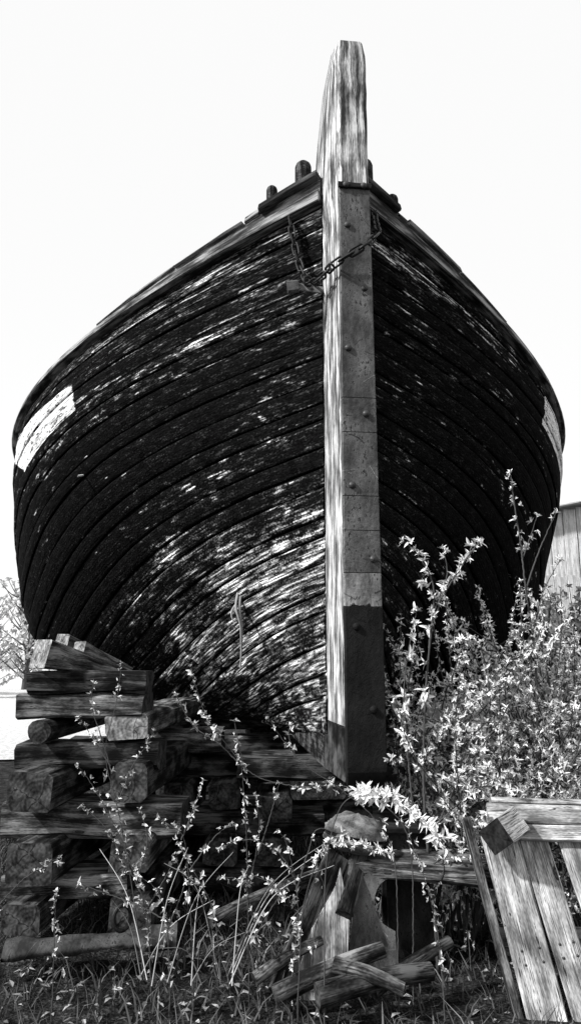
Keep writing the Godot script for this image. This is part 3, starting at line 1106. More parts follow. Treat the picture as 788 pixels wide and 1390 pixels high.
func chain():
	var st := begin()
	st.set_smooth_group(0)
	# one link: oval ring in the x/y plane, long axis x
	var n := 20
	var k := 8
	var L := 0.023
	var R := 0.0145
	var w := 0.0052
	var loop := []
	for i in n:
		var a := TAU * i / n
		loop.append(Vector3(cos(a) * R + (L if cos(a) > 0.001 else -L if cos(a) < -0.001 else 0.0), sin(a) * R, 0))
	for i in n:
		var a: Vector3 = loop[i]
		var b: Vector3 = loop[(i + 1) % n]
		var da: Vector3 = (b - loop[(i + n - 1) % n]).normalized()
		var db: Vector3 = (loop[(i + 2) % n] - a).normalized()
		for j in k:
			var t0 := TAU * j / k
			var t1 := TAU * (j + 1) / k
			var na := da.cross(Vector3.BACK)
			var nb := db.cross(Vector3.BACK)
			quad(st, a + (na * cos(t0) + Vector3.BACK * sin(t0)) * w, b + (nb * cos(t0) + Vector3.BACK * sin(t0)) * w, b + (nb * cos(t1) + Vector3.BACK * sin(t1)) * w, a + (na * cos(t1) + Vector3.BACK * sin(t1)) * w,
				Vector2(i * 0.05, j * 0.1), Vector2(i * 0.05 + 0.05, j * 0.1), Vector2(i * 0.05 + 0.05, j * 0.1 + 0.1), Vector2(i * 0.05, j * 0.1 + 0.1))
	var link := finish(st)
	var o := thing("chain", "rusty iron chain looped around the boat's stem", "chain")
	var left := [P(393, 297, 3.115), P(399, 330, 3.10), P(407, 362, 3.07), P(417, 382, 3.02)]
	var front := [P(424, 384, 2.98), P(440, 372, 2.83), P(454, 358, 2.715), P(480, 342, 2.70), P(499, 330, 2.715), P(511, 319, 2.78)]
	var right := [P(513, 316, 2.83), P(509, 300, 3.02), P(507, 287, 3.16)]
	for path in [left, front, right]:
		var c := Curve3D.new()
		for i in path.size():
			var d: Vector3 = (path[mini(i + 1, path.size() - 1)] - path[maxi(i - 1, 0)]) / 6.0
			c.add_point(path[i], -d, d)
		c.bake_interval = 0.01
		var ln := c.get_baked_length()
		var m := maxi(2, roundi(ln / 0.0545))
		for i in m:
			var a := c.sample_baked(ln * i / m)
			var b := c.sample_baked(ln * (i + 1) / m)
			var roll := (PI / 2 if i % 2 else 0.0) + rng.randf_range(-0.25, 0.25) + 0.5
			part("link", link, M.chain, o, Transform3D(axes(b - a, Vector3(0.1, 0.3, 1)) * Basis(Vector3.RIGHT, roll), (a + b) / 2))
	# flat shackle bar with pin holes where the two ends of the chain meet
	var bar := thing("shackle_bar", "flat rusty iron bar with ring, locking the chain left of the stem", "iron bar", P(414, 391, 2.99))
	part("bar", timber(0.165, 0.036, 0.010, 482, 0.003, 0.001), [M.plate_low, M.plate_low], bar, Transform3D(Basis(Vector3.BACK, -0.16), Vector3.ZERO))
	var eye := begin()
	eye.set_smooth_group(0)
	var cir := []
	for i in 15: cir.append(Vector3(cos(TAU * i / 14) * 0.024, sin(TAU * i / 14) * 0.024, 0))
	tube(eye, cir, 0.007, 0.007, 7)
	part("ring", finish(eye), M.chain, bar, Transform3D(Basis(Vector3.UP, 0.5), Vector3(0.014, 0.03, 0.006)))
	part("lock_body", timber(0.052, 0.062, 0.024, 486, 0.008, 0.001), [M.plate, M.plate], bar, Transform3D(Basis(Vector3.BACK, 0.1), Vector3(-0.058, -0.002, 0.016)))
	for x in [-0.045, 0.03]:
		part("rivet", lathe([Vector2(0.007, 0), Vector2(0.006, 0.004), Vector2(0.001, 0.006)], 8), M.bolt, bar, Transform3D(Basis(Vector3.RIGHT, Vector3.BACK, Vector3.DOWN), Vector3(x, -x * 0.16, 0.004)))

# ------------------------------------------------------------------ timbers under the boat
var tcount := 1000
func cross_beam(x0: float, x1: float, y0: float, y1: float, d: float, thick: float, mats: Array, label: String, tilt := 0.0, turn := 0.0, taper := 1.0, group := "timbers of the left crib stack"):
	# beam lying across the view; pixel box of its front face at depth d
	tcount += 1
	var a := P(x0, (y0 + y1) / 2, d)
	var b := P(x1, (y0 + y1) / 2, d)
	var h := P(x0, y0, d).y - P(x0, y1, d).y
	var m := timber(a.distance_to(b), h, thick, tcount, 0.016, 0.011, taper)
	var c := (a + b) / 2 - Vector3(0, 0, thick / 2)
	single("crib_timber", m, mats, Transform3D(Basis(Vector3.UP, turn) * Basis(Vector3.BACK, tilt), c), label, "timber", group)

func long_beam(x0: float, x1: float, y0: float, y1: float, d: float, length: float, mats: Array, label: String, turn := 0.0, roll := 0.0, round := false, group := "timbers of the left crib stack"):
	# beam running away from the viewer, its end face in the pixel box at depth d
	tcount += 1
	var tl := P(x0, y0, d)
	var br := P(x1, y1, d)
	var c := (tl + br) / 2
	var m: ArrayMesh
	if round: m = round_log(length, (tl.y - br.y) / 2, tcount)
	else: m = timber(length, tl.y - br.y, br.x - tl.x, tcount, 0.018, 0.010)
	var bs := Basis(Vector3.UP, turn) * Basis(Vector3.FORWARD, Vector3.UP, Vector3.RIGHT) * Basis(Vector3.RIGHT, roll)
	single("crib_timber", m, mats, Transform3D(bs, c + bs.x * length / 2), label, "timber", group)

func cribs():
	var D := [M.dark, M.end_mid]
	var G := [M.grey, M.end_mid]
	var K := [M.dark, M.end_mid]
	# left crib, top down
	wedge(Vector3(0, 0, 0), 55, 868, 160, 918, 2.98, 0.15, "thick split wedge on top of the left timber stack, foremost")
	wedge(Vector3(0, 0, 0), 82, 862, 150, 905, 3.16, 0.09, "light-topped wedge behind the foremost wedge under the hull")
	wedge(Vector3(0, 0, 0), 105, 874, 172, 915, 3.10, 0.07, "narrow wedge right of the other two under the hull")
	cross_beam(36, 196, 911, 941, 2.99, 0.20, D, "dark squared timber directly under the wedges", 0.0, 0.03)
	cross_beam(22, 195, 942, 976, 3.0, 0.22, G, "greyer squared timber second from the top of the left stack", 0.0, -0.02)
	long_beam(30, 76, 977, 1010, 2.93, 1.3, [M.dark, M.end_mid], "round log end at the left edge of the stack, upper layer", -0.05, 0.0, true)
	long_beam(143, 200, 969, 1004, 3.0, 1.3, [M.grey, M.end_pale], "pale sawn timber end in the upper layer of the left stack", -0.03)
	cross_beam(20, 214, 1010, 1044, 3.02, 0.22, K, "black crosswise timber below the round log end", 0.01)
	long_beam(12, 71, 1048, 1101, 2.86, 1.4, D, "large cracked timber end at left, star-shaped split, middle layer", -0.10)
	long_beam(152, 199, 1037, 1088, 2.93, 1.4, D, "dark timber end in the middle layer, right of the cracked one", -0.05)
	cross_beam(0, 245, 1090, 1138, 2.98, 0.24, G, "long grey weathered timber with wavy grain, middle of the left stack", -0.01)
	long_beam(8, 70, 1146, 1204, 2.84, 1.4, D, "large timber end at left with a nail hole, lower layer", -0.09)
	long_beam(152, 201, 1134, 1186, 2.90, 1.4, G, "timber end behind the leafy stems, lower layer of the left stack", -0.04)
	cross_beam(0, 172, 1188, 1222, 2.95, 0.24, G, "short grey timber low in the left stack", 0.015)
	long_beam(2, 54, 1228, 1272, 2.84, 1.4, K, "lowest timber end at the left edge", -0.08)
	long_beam(150, 204, 1216, 1268, 2.90, 1.4, D, "lowest timber end beside the iron ring", -0.04)
	# bright little block seen between the timbers
	long_beam(72, 84, 1057, 1080, 3.3, 0.12, [M.pale, M.end_pale], "small pale wood block wedged beside the cracked timber end", 0.0)
	# keel crib further back under the forefoot, in the shade of the hull
	var g2 := "timbers of the shaded crib under the keel"
	cross_beam(206, 300, 992, 1022, 3.75, 0.2, G, "short grey timber lying on top of the shaded keel crib, left", 0.0, 0.0, 1.0, g2)
	cross_beam(150, 400, 1024, 1056, 3.85, 0.22, K, "long black timber in the shade below the hull planks", 0.0, 0.02, 1.0, g2)
	cross_beam(322, 470, 1031, 1060, 3.55, 0.2, D, "dull timber just below the forefoot planking", 0.0, 0.0, 1.0, g2)
	long_beam(222, 262, 1062, 1100, 3.7, 1.0, K, "dark timber end left in the shaded keel crib", 0.0, 0.0, false, g2)
	long_beam(284, 326, 1064, 1100, 3.65, 1.0, D, "dark timber end in the middle of the shaded keel crib", 0.0, 0.0, false, g2)
	long_beam(348, 396, 1080, 1116, 3.5, 1.0, D, "timber end with a lit top edge below the forefoot", 0.03, 0.0, false, g2)
	cross_beam(230, 440, 1104, 1136, 3.6, 0.22, K, "black crosswise timber in the middle of the keel crib", 0.0, 0.02, 1.0, g2)
	long_beam(276, 322, 1142, 1176, 3.45, 1.0, D, "timber end low in the keel crib, left of the pole", 0.0, 0.0, false, g2)
	long_beam(346, 392, 1142, 1176, 3.45, 1.0, K, "black timber end low in the keel crib behind the leaves", 0.0, 0.0, false, g2)
	cross_beam(220, 430, 1180, 1212, 3.5, 0.22, D, "lowest crosswise timber of the keel crib", 0.0, -0.02, 1.0, g2)
	long_beam(340, 384, 1222, 1256, 3.2, 0.9, D, "short timber end lying on the ground below the pole", 0.1, 0.0, false, g2)
	cross_beam(540, 720, 1110, 1142, 3.6, 0.2, K, "dark crosswise timber behind the pallet and the post", 0.0, 0.02, 1.0, g2)
	cross_beam(560, 760, 1225, 1250, 3.7, 0.2, K, "low dark timber on the ground behind the pallet", 0.0, 0.0, 1.0, g2)
	long_beam(600, 640, 1150, 1215, 3.62, 0.8, K, "upright-looking dark block between the rear timbers", 0.0, 0.0, false, g2)

func deep_cribs():
	var words := ["nearer", "farther"]
	for s in 2:
		var z0: float = [-5.0, -7.4][s]
		var xc: float = [0.05, -0.2][s]
		for k in 3:
			var y := 0.085 + k * 0.185
			tcount += 1
			if k % 2 == 0:
				single("crib_timber", timber(3.0, 0.18, 0.22, tcount, 0.014, 0.006), [M.dark, M.end_mid], Transform3D(Basis(Vector3.UP, 0.1), Vector3(xc, y, z0)), "long black %s crosswise timber in the %s crib deep under the hull" % ["lower" if k == 0 else "upper", words[s]], "timber", "timbers deep under the hull")
			else:
				for q in 3:
					tcount += 1
					single("crib_timber", timber(1.0, 0.18, 0.5, tcount, 0.014, 0.006), [M.dark, M.end_mid], Transform3D(Basis(Vector3.UP, PI / 2 + 0.1), Vector3(xc - 1.1 + q * 1.1, y, z0 - 0.3 + q * 0.1)), "%s timber end between the crosswise timbers of the %s deep crib" % [["left", "middle", "right"][q], words[s]], "timber", "timbers deep under the hull")

func wedge(_o: Vector3, x0: float, y0: float, x1: float, y1: float, d: float, w: float, label: String):
	tcount += 1
	var a := P(x0, (y0 + y1 - 12) / 2, d)
	var b := P(x1, y1 - 5, d + 0.25)
	var m := timber(a.distance_to(b), 0.115, w, tcount, 0.006, 0.004, 0.25)
	single("wedge", m, [M.grey, M.end_pale], Transform3D(axes(b - a, Vector3.UP), (a + b) / 2), label, "wedge", "wedges driven in under the hull")

# ------------------------------------------------------------------ things lying round about
func oddments():
	# steel H-post under the forefoot
	var foot := P(551, 1200, 2.86)
	var post := thing("steel_post", "dark rusty steel post with flanges below the stem", "post", Vector3(foot.x, 0, foot.z))
	var hgt := P(551, 1122, 2.86).y
	for z in [-0.085, 0.085]:
		part("flange", timber(hgt, 0.17, 0.014, 483, 0.003, 0.001), [M.rust, M.rust], post, Transform3D(Basis(Vector3.UP, Vector3.LEFT, Vector3.BACK), Vector3(0, hgt / 2, z)))
	part("web", timber(hgt, 0.155, 0.012, 484, 0.002, 0.001), [M.rust, M.rust], post, Transform3D(Basis(Vector3.UP, Vector3.BACK, Vector3.RIGHT), Vector3(0, hgt / 2, 0)))
	part("cap_plate", timber(0.25, 0.02, 0.24, 485, 0.004, 0.001), [M.rust, M.rust], post, Transform3D(Basis.IDENTITY, Vector3(0, hgt + 0.0105, 0)))
	# smooth oval float with a groove
	var fl := thing("float", "pale scuffed lump-shaped float with a dark groove, below the forefoot", "float", P(480, 1134, 2.74))
	fl.basis = (Basis(Vector3.UP, 0.2) * Basis(Vector3.BACK, -0.22)).scaled(Vector3(0.88, 0.82, 0.88))
	var fz := FastNoiseLite.new()
	fz.seed = 44
	fz.frequency = 6.0
	for half in 2:
		var gp := []
		var gu := []
		for i in 19:
			var an := (0.06 if half == 0 else -0.06) + (PI / 2 - 0.06) * i / 18.0 * (1 if half == 0 else -1)
			var row := []
			var ur := []
			for j in 33:
				var b := TAU * j / 32.0
				var e := Vector3(cos(an) * cos(b), sin(an), cos(an) * sin(b))
				var k := 1.0 + 0.22 * fz.get_noise_3dv(e * 0.22) + 0.06 * fz.get_noise_3dv(e * 0.8)
				var pinch := 1.0 - 0.35 * maxf(0.0, -e.x) * absf(e.z)
				row.append(Vector3(e.x * 0.135, e.y * (0.088 if half == 0 else 0.07) + (0.002 if half == 0 else -0.002), e.z * 0.095 * pinch) * k)
				ur.append(Vector2(j / 32.0, 0.5 + an * 0.3))
			gp.append(row)
			gu.append(ur)
		var gs := begin()
		gs.set_smooth_group(0)
		grid(gs, gp, gu, half == 0)
		part("shell", finish(gs), M.float, fl)
	part("groove_fill", lathe([Vector2(0.001, -0.006), Vector2(0.9, -0.006), Vector2(0.9, 0.006), Vector2(0.001, 0.006)], 24), M.hollow, fl, Transform3D(Basis.from_scale(Vector3(0.135, 1, 0.09)), Vector3.ZERO))  # dark disc filling the slit between the two shells
	# weathered plank running right from behind the float
	var a := P(478, 1168, 2.78)
	var b := P(668, 1182, 2.66)
	single("grey_plank", timber(a.distance_to(b), 0.05, 0.16, 1201, 0.014, 0.01), [M.grey, M.end_mid], Transform3D(axes(b - a, Vector3(0, 1, 0.25)), (a + b) / 2), "weathered grey plank lying level between the float and the pallet", "plank")
	# leaning boards
	a = P(380, 1352, 2.56)
	b = P(457, 1160, 2.86)
	single("leaning_board", timber(a.distance_to(b), 0.088, 0.025, 1202, 0.004, 0.004), [M.dark, M.end_mid], Transform3D(axes(b - a, Vector3(-0.8, 0.3, 0.2)), (a + b) / 2), "grey board leaning diagonally under the float", "board")
	a = P(466, 1242, 2.60)
	b = P(487, 1158, 2.76)
	single("square_stick", timber(a.distance_to(b), 0.055, 0.055, 1203, 0.006, 0.004), [M.dark, M.end_mid], Transform3D(axes(b - a, Vector3(0.2, 0.3, 1)), (a + b) / 2), "dark square stick leaning against the float", "stick")
	# pale pointed board
	var o := P(448, 1318, 2.58)
	single("pointed_board", plate(PackedVector2Array([Vector2(-0.14, -0.09), Vector2(0.045, -0.09), Vector2(0.072, 0.19), Vector2(0.055, 0.23), Vector2(0.042, 0.305), Vector2(0.025, 0.25), Vector2(-0.06, 0.12)]), 0.018, 0.6), M.pale, Transform3D(Basis(Vector3.RIGHT, -0.25), o), "pale board broken to a point, standing at the foot of the leaning sticks", "board")
	# plywood offcut with a half round cut out
	var ol := PackedVector2Array([Vector2(-0.10, -0.09), Vector2(0.085, -0.09), Vector2(0.085, 0.10)])
	for i in 10:
		var t := deg_to_rad(250.0 - i * 17.0)
		ol.append(Vector2(0.085 + cos(t) * 0.068, 0.185 + sin(t) * 0.078))
	ol.append_array(PackedVector2Array([Vector2(0.06, 0.275), Vector2(0.01, 0.285), Vector2(-0.045, 0.25), Vector2(-0.06, 0.13)]))
	o = P(504, 1310, 2.64)
	single("plywood_offcut", plate(ol, 0.016, 0.6), M.smooth, Transform3D(Basis(Vector3.RIGHT, -0.2), o), "grey sheet offcut with a round notch beside the steel post", "sheet")
	# split logs and scrap heaped at their foot
	var heap := [[372, 1352, 2.44, 520, 1288, 2.52, 0.032, "split log lying slantwise at the foot of the pale pointed board"], [430, 1352, 2.36, 585, 1318, 2.46, 0.036, "thick split log lowest in the heap below the stem"],
		[345, 1330, 2.5, 436, 1276, 2.6, 0.022, "short stick at the left of the heap below the stem"], [505, 1346, 2.4, 610, 1278, 2.56, 0.024, "stick propped against the foot of the steel post"], [452, 1310, 2.42, 548, 1344, 2.36, 0.026, "broken log crossing the others in front of the heap"]]
	for k in heap.size():
		var q: Array = heap[k]
		var ha := P(q[0], q[1], q[2])
		var hb := P(q[3], q[4], q[5])
		single("split_log", round_log(ha.distance_to(hb), q[6], 1230 + k, 0.75, 0.012), [M.dark if k % 2 else M.grey, M.end_mid], Transform3D(axes(hb - ha, Vector3(0, 1, 0.4)), (ha + hb) / 2), q[7], "log", "logs heaped below the stem")
	# slender pole
	a = P(285, 1250, 2.62)
	b = P(440, 1183, 2.9)
	single("thin_pole", round_log(a.distance_to(b), 0.024, 1205, 0.8, 0.01), [M.grey, M.end_mid], Transform3D(axes(b - a, Vector3.UP), (a + b) / 2), "thin grey pole slanting up towards the float", "pole")
	# flat dented sheet on the ground and iron ring
	a = P(6, 1290, 2.70)
	b = P(240, 1272, 2.76)
	var sz := FastNoiseLite.new()
	sz.seed = 8
	sz.frequency = 2.4
	var top := []
	var tu := []
	var wd := a.distance_to(b)
	for i in 27:
		var row := []
		var ur := []
		for j in 13:
			# over the top and back underneath, so that the sheet has thickness
			var q := j if j < 7 else 12 - j
			var x := (i / 26.0 - 0.5) * wd
			var z := (q / 6.0 - 0.5) * (0.12 + 0.03 * sz.get_noise_1d(x * 3.0))
			row.append(Vector3(x, 0.022 * sz.get_noise_2d(x * 1.2, z * 4.0) + (0.0 if j < 7 else -0.006) - 0.02 * pow(absf(q / 3.0 - 1.0), 3.0), z))
			ur.append(Vector2(x, z * 1.5 + 0.3))
		top.append(row)
		tu.append(ur)
	var ss := begin()
	ss.set_smooth_group(0)
	grid(ss, top, tu, true)
	single("dented_sheet", finish(ss), M.rust_pale, Transform3D(axes(b - a, Vector3(0, 1, 0.25)), (a + b) / 2 + Vector3(0, 0.02, 0)), "dented grey metal sheet lying along the foot of the left stack", "sheet")
	var ring := begin()
	ring.set_smooth_group(0)
	var cir := []
	for i in 21: cir.append(Vector3(cos(TAU * i / 20) * 0.030, sin(TAU * i / 20) * 0.040, 0))
	tube(ring, cir, 0.0075, 0.0075, 8)
	single("iron_ring", finish(ring), M.chain, Transform3D(Basis(Vector3.UP, 0.5), P(166, 1246, 2.64)), "black iron ring standing on the dented sheet", "ring")
	pallet()

func pallet():
	# own axes: x across, y up the slats, z towards the viewer; leaning back
	var o := thing("pallet", "weathered pale wooden pallet leaning at the right edge", "pallet", P(778, 1416, 2.36))
	o.basis = Basis(Vector3.UP, -0.10) * Basis(Vector3.BACK, 0.20) * Basis(Vector3.RIGHT, -0.30)
	var up := Basis(Vector3.UP, Vector3.LEFT, Vector3.BACK)
	var L := 0.62
	var sl := [[-0.052, 0.118, 0.012], [0.060, 0.090, 0.010], [0.185, 0.086, 0.006], [0.30, 0.09, 0.01], [0.41, 0.085, 0.01]]
	for k in sl.size():
		part("slat", timber(L, sl[k][1], 0.022, 1300 + k, 0.004, 0.004), [M.pale, M.end_pale], o, Transform3D(up * Basis(Vector3.BACK, 0.02 * (k % 3 - 1)), Vector3(sl[k][0], L / 2 - 0.02, sl[k][2])))
	var nail := lathe([Vector2(0.0045, 0), Vector2(0.004, 0.0015), Vector2(0.0005, 0.002)], 7)
	for k in 4:
		for q in [-0.25, 0.22]:
			for y in [L * 0.34, L * 0.40]:
				part("nail", nail, M.bolt, o, Transform3D(Basis(Vector3.RIGHT, Vector3.BACK, Vector3.DOWN), Vector3(sl[k][0] + q * sl[k][1] + 0.004, y, sl[k][2] + 0.0115)))
	# side rail seen edge on at the left
	part("side_rail", timber(L + 0.06, 0.024, 0.10, 1310, 0.004, 0.004), [M.grey, M.end_mid], o, Transform3D(up, Vector3(-0.135, L / 2, -0.03)))
	# top boards
	part("top_board", timber(0.60, 0.048, 0.022, 1311, 0.004, 0.003), [M.pale, M.end_pale], o, Transform3D(Basis(Vector3.BACK, -0.20), Vector3(0.215, L - 0.085, 0.034)))
	part("top_board", timber(0.60, 0.060, 0.024, 1312, 0.004, 0.003), [M.pale, M.end_pale], o, Transform3D(Basis(Vector3.BACK, -0.20), Vector3(0.228, L - 0.030, 0.031)))
	part("top_board", timber(0.56, 0.022, 0.07, 1313, 0.004, 0.003), [M.pale, M.end_pale], o, Transform3D(Basis(Vector3.BACK, -0.20), Vector3(0.235, L + 0.014, -0.02)))
	# corner block
	part("block", timber(0.11, 0.085, 0.10, 1314, 0.006, 0.004), [M.pale, M.near_black], o, Transform3D(Basis(Vector3.BACK, 0.40) * Basis(Vector3.UP, 0.75), Vector3(-0.035, L - 0.035, 0.095)))
	part("back_rail", timber(0.66, 0.09, 0.03, 1315, 0.004, 0.003), [M.grey, M.end_mid], o, Transform3D(Basis(Vector3.BACK, -0.2), Vector3(0.18, L * 0.36, -0.03)))

# ------------------------------------------------------------------ plants
func pts(list: Array, d: float) -> Array:
	var o := []
	for q in list: o.append(P(q[0], q[1], d if q.size() < 3 else q[2]))
	return o

func plants():
	var r := RandomNumberGenerator.new()
	r.seed = 55
	# tall bush on the right: named shoots first
	var sh := []
	sh.append([pts([[720, 1240], [728, 1050], [726, 900], [714, 810], [706, 740], [698, 690], [692, 642]], 2.9), 0.62, 0.008])
	sh.append([pts([[713, 800], [728, 755], [742, 722], [754, 696]], 2.9), 0.2, 0.004])
	sh.append([pts([[722, 860], [738, 800], [760, 760]], 2.9), 0.2, 0.004])
	sh.append([pts([[708, 760], [722, 720], [728, 700]], 2.9), 0.2, 0.003])
	plant("tall_shrub", "tall leafy shoot rising highest before the boat's right side", "shrub", "shrubs right of the stem", sh, 0.034, 7, 0.0105, 61, 0.35, 0.8, 0.32)
	sh = []
	sh.append([pts([[590, 1250], [575, 1080], [578, 930], [592, 820], [620, 775], [648, 738]], 2.75), 0.45, 0.007])
	sh.append([pts([[582, 880], [588, 800], [568, 755], [548, 735]], 2.75), 0.15, 0.005])
	sh.append([pts([[590, 840], [606, 780], [600, 745]], 2.75), 0.2, 0.004])
	sh.append([pts([[596, 815], [628, 765], [650, 735]], 2.72), 0.2, 0.004])
	sh.append([pts([[560, 1100], [548, 950], [556, 870], [565, 830]], 2.7), 0.3, 0.004])
	plant("leafy_shrub", "leafy shrub with bright rosettes next to the iron band", "shrub", "shrubs right of the stem", sh, 0.042, 8, 0.0115, 62, 0.4, 0.85, 0.30)
	# thicket: many shoots, three separate bushes
	for b in 4:
		sh = []
		var cx: float = [592.0, 655.0, 715.0, 775.0][b]
		var dd: float = [3.0, 3.15, 2.95, 3.2][b]
		var base := P(cx, 1250, dd)
		base.y = 0.0
		for k in [34, 38, 46, 52][b]:
			var p0 := base + Vector3(r.randf_range(-0.12, 0.12), 0, r.randf_range(-0.12, 0.12))
			var hh: float = r.randf_range(0.45, 1.32) * [1.0, 1.0, 1.05, 1.1][b]
			var lean := Vector3(r.randf_range([-0.10, -0.3, -0.42, -0.42][b], 0.42), 0, r.randf_range(-0.35, 0.4))
			var kink := Vector3(r.randf_range(-0.08, 0.08), 0, r.randf_range(-0.08, 0.08))
			sh.append([[p0, p0 + Vector3(0, hh * 0.4, 0) + lean * 0.3, p0 + Vector3(0, hh * 0.75, 0) + lean * 0.8 + kink, p0 + Vector3(0, hh, 0) + lean * 1.2], 0.16, 0.005])
			for q in 3:
				var f := r.randf_range(0.3, 0.85)
				var s0 := p0 + Vector3(0, hh * f, 0) + lean * f
				var e := s0 + Vector3(r.randf_range(-0.08 if b == 0 else -0.26, 0.26), r.randf_range(-0.02, 0.22), r.randf_range(-0.12, 0.25))
				sh.append([[s0, (s0 + e) / 2 + Vector3(0, 0.02, 0), e], 0.1, 0.003])
		plant("leafy_shrub", ["dense leafy shrub close to the stem band, in front of the hull", "dense leafy shrub in the middle of the right thicket", "dense leafy shrub behind the pallet", "pale leafy shrub at the right edge before the shed"][b], "shrub", "shrubs right of the stem", sh, 0.029, 6, 0.008, 70 + b, 0.3, 0.88, 0.32)
	# bright near sprig below the stem
	sh = [[pts([[440, 1330, 2.35], [442, 1180, 2.35], [460, 1100, 2.3], [490, 1078, 2.2], [525, 1084, 2.1], [560, 1108, 2.05], [590, 1132, 2.0], [612, 1152, 2.0]], 2.0), 0.66, 0.0026]]
	near_sprig("leafy_sprig", "bright white-leaved sprig drooping right below the stem", sh, 0.033, 81)
	sh = [[pts([[405, 1340, 2.4], [412, 1230, 2.4], [440, 1150, 2.35], [470, 1145, 2.3], [500, 1152, 2.3], [530, 1160, 2.3]], 2.3), 0.62, 0.0022]]
	near_sprig("leafy_sprig", "white-leaved sprig lying across the grey float", sh, 0.020, 82)
	# thin weeds in front of the left stack
	var W := [
		["thin weed with three leafy tips before the top of the left stack", [[[[196, 1330], [176, 1180], [158, 1090], [143, 1020], [158, 955], [165, 902]], 0.55], [[[152, 1050], [136, 995], [124, 960], [127, 928]], 0.35], [[[150, 1040], [125, 1000], [108, 975]], 0.3], [[[160, 1090], [180, 1040], [200, 1010], [208, 992]], 0.2]], 2.6],
		["arching weed stem crossing below the hull planks, tips at upper left", [[[[560, 1330], [556, 1150], [520, 1092], [470, 1068], [400, 1067], [345, 1052], [312, 1016], [280, 972], [258, 906]], 0.66], [[[330, 1042], [295, 1008], [262, 985], [240, 945]], 0.2], [[[330, 1040], [322, 1000], [318, 980]], 0.2]], 2.5],
		["weed stem rising left from the float towards the forefoot", [[[[540, 1330], [535, 1170], [508, 1112], [460, 1070], [415, 1040], [388, 1010], [364, 976]], 0.72], [[[400, 1028], [392, 1000], [394, 985]], 0.3]], 2.45],
		["upright weed with small round leaves left of the keel crib", [[[[262, 1330], [258, 1220], [250, 1140], [232, 1122], [216, 1110]], 0.4], [[[246, 1140], [262, 1100], [276, 1060]], 0.15], [[[258, 1180], [280, 1150], [300, 1128], [318, 1120]], 0.2]], 2.45],
		["tall thin weed before the middle of the keel crib", [[[[338, 1330], [336, 1220], [334, 1130], [328, 1040]], 0.25], [[[338, 1200], [352, 1130], [346, 1080]], 0.2], [[[350, 1160], [366, 1110], [378, 1066]], 0.3]], 2.5],
		["bushy weed in front of the lower left timber ends", [[[[205, 1340], [200, 1250], [184, 1190], [160, 1130], [128, 1070], [106, 1040]], 0.2], [[[190, 1210], [165, 1160], [140, 1120], [112, 1095]], 0.1], [[[196, 1240], [225, 1190], [240, 1160]], 0.1], [[[186, 1195], [200, 1140], [190, 1100]], 0.15]], 2.5],
		["leafy weed among the dry stalks left of the pole", [[[[230, 1340], [225, 1240], [205, 1200], [170, 1185]], 0.2], [[[228, 1260], [250, 1200], [240, 1170]], 0.2], [[[226, 1250], [190, 1230], [150, 1215], [110, 1200]], 0.3], [[[300, 1330], [290, 1240], [262, 1180], [240, 1140]], 0.3]], 2.45],
		["small weed leaning in from the left picture edge", [[[[-30, 1350], [-12, 1250], [25, 1200], [52, 1180], [80, 1164]], 0.45]], 2.45],
		["single bare-stalked weed at the lower left corner", [[[[72, 1340], [74, 1270], [76, 1212]], 0.4]], 2.4],
		["weed with paired leaves spreading below the forefoot", [[[[395, 1340], [404, 1230], [390, 1150], [378, 1130]], 0.25], [[[398, 1190], [380, 1160], [340, 1140], [300, 1150]], 0.1], [[[402, 1210], [420, 1150], [432, 1125], [470, 1135]], 0.2], [[[400, 1230], [370, 1200], [345, 1190]], 0.1]], 2.45],
		["weed climbing along the thin pole", [[[[352, 1340], [345, 1260], [330, 1200], [300, 1190]], 0.2], [[[348, 1270], [370, 1230], [392, 1200]], 0.2], [[[420, 1340], [428, 1260], [440, 1210], [430, 1180]], 0.3]], 2.5],
		["fine weed hanging before the steel post", [[[[600, 1330], [592, 1260], [578, 1200], [560, 1150], [554, 1125]], 0.2]], 2.4],
		["low weed behind the grey plank, right of the post", [[[[640, 1330], [630, 1240], [610, 1200]], 0.3], [[[632, 1260], [645, 1220], [655, 1195]], 0.2], [[[620, 1330], [600, 1270], [606, 1235]], 0.2]], 2.75],
	]
	for k in W.size():
		sh = []
		for s in W[k][1]: sh.append([pts(s[0], W[k][2]), minf(s[1], 0.42), 0.0026])
		plant("thin_weed", W[k][0], "weed", "thin weeds among the timbers", sh, 0.024, 5, 0.0085, 90 + k, 0.2, 0.72, 0.42, 0.1)
	grass()

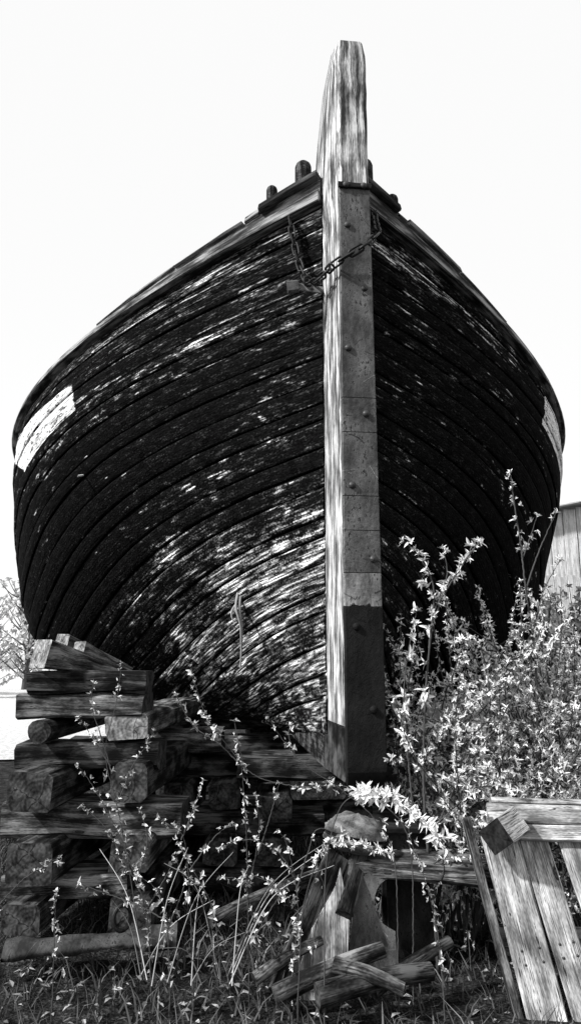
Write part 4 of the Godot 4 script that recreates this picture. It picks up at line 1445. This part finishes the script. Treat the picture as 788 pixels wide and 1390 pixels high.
# sprigs near enough for every leaf to show: each leaf is a part
func near_sprig(called: String, label: String, shoots: Array, ln: float, sd: int):
	var r := RandomNumberGenerator.new()
	r.seed = sd
	var base: Vector3 = shoots[0][0][0]
	var o := thing(called, label, "sprig", base, "bright sprigs below the stem")
	var variants := []
	for v in 4:
		var st := begin()
		st.set_smooth_group(-1)
		leaf(st, Vector3.ZERO, Vector3.RIGHT, Vector3.UP, 1.0, 0.26 + 0.03 * v, 0.6 + 0.09 * v)
		st.generate_normals()
		variants.append(st.commit())
	root(shoots[0][0])
	for s in shoots:
		var ctrl := []
		for q in s[0]: ctrl.append(q - base)
		var path := smooth_path(ctrl, 0.012)
		var st := begin()
		st.set_smooth_group(0)
		tube(st, path, s[2], s[2] * 0.4, 5)
		st.generate_normals()
		part("stem", st.commit(), M.twig, o)
		for i in range(int(path.size() * s[1]), path.size()):
			var d: Vector3 = (path[i] - path[i - 1]).normalized()
			var u := d.cross(Vector3.UP).normalized()
			var v := u.cross(d)
			var b0 := r.randf() * TAU
			var spur := (u * cos(b0) + v * sin(b0) + d * 0.6 + Vector3(0, 0.3, 0.2)).normalized()
			var at: Vector3 = path[i] + spur * ln * r.randf_range(0.0, 0.6)
			for k in 7:
				var a := TAU * k / 7.0 + r.randf_range(-0.5, 0.5)
				var e := spur.cross(Vector3(0.3, 0.7, -0.6)).normalized()
				var out := e * cos(a) + spur.cross(e) * sin(a)
				var sprd := r.randf_range(0.3, 1.3)
				var dir := (spur * cos(sprd) + out * sin(sprd)).normalized()
				var sc := ln * r.randf_range(0.5, 1.15)
				part("leaf", variants[r.randi() % 4], M.leaf, o, Transform3D(axes(dir, (spur - out * 0.4 + Vector3(r.randf_range(-0.4, 0.4), 0.3, 0.3)).normalized()).scaled(Vector3(sc, sc, sc)), at))

func grass():
	var r := RandomNumberGenerator.new()
	r.seed = 15
	# dry stalks and grass on the ground in front
	var st := begin()
	st.set_smooth_group(-1)
	for k in 14000:
		var z := -1.6 - pow(r.randf(), 0.8) * 3.4
		var x := r.randf_range(-1.9, 1.9)
		var h := r.randf_range(0.025, 0.10) * (1.7 if r.randf() < 0.05 else 1.0)
		var p := Vector3(x, -0.04, z)
		var ln := Vector3(r.randf_range(-1, 1), 0, r.randf_range(-1, 1)) * h * 1.1
		var w := Vector3(r.randf_range(-1, 1), 0, r.randf_range(-1, 1)).normalized() * r.randf_range(0.002, 0.0042)
		var tone := r.randf_range(0.025, 0.08) if r.randf() < 0.95 else r.randf_range(0.15, 0.3)
		st.set_color(Color(tone, tone, tone))
		var m := p + Vector3(0, h * 0.6, 0) + ln * 0.35
		var t := p + Vector3(0, h, 0) + ln
		for q in [p - w, m - w * 0.7, p + w, p + w, m - w * 0.7, m + w * 0.7, m - w * 0.7, t, m + w * 0.7]: st.add_vertex(q)
	st.generate_normals()
	single("grass", st.commit(), M.straw, Transform3D.IDENTITY, "short rough grass on the ground in front of the timbers", "grass", "", "stuff")
	var ch := begin()
	ch.set_smooth_group(-1)
	for k in 1500:
		var p := Vector3(r.randf_range(-1.8, 1.8), r.randf_range(-0.03, 0.0), -1.7 - r.randf() * 2.2)
		var a := r.randf() * TAU
		var tone := r.randf_range(0.06, 0.35)
		leaf(ch, p, Vector3(cos(a), r.randf_range(-0.1, 0.3), sin(a)).normalized(), Vector3.UP, r.randf_range(0.015, 0.05), r.randf_range(0.006, 0.022), tone, r.randf_range(-0.2, 0.3))
	ch.generate_normals()
	single("leaf_litter", ch.commit(), M.straw, Transform3D.IDENTITY, "dead leaves and wood chips strewn on the ground in front", "leaf litter", "", "stuff")
	# a tuft of long pale dry stalks left of the pole
	var tuft := thing("dry_stalk_tuft", "tuft of long pale dry stalks left of the thin pole", "grass tuft", P(255, 1330, 2.45))
	for k in 13:
		var s2 := begin()
		s2.set_smooth_group(0)
		var h := r.randf_range(0.12, 0.42)
		var ln := Vector3(r.randf_range(-0.3, 0.35), 0, r.randf_range(-0.12, 0.12))
		var p := Vector3(r.randf_range(-0.16, 0.16), 0, r.randf_range(-0.05, 0.05))
		tube(s2, smooth_path([p, p + Vector3(0, h * 0.6, 0) + ln * 0.4, p + Vector3(0, h * r.randf_range(0.75, 1.0), 0) + ln], 0.03), 0.0019, 0.0008, 4)
		s2.generate_normals()
		part("stalk", s2.commit(), plain(r.randf_range(0.45, 0.8), 0.8), tuft)
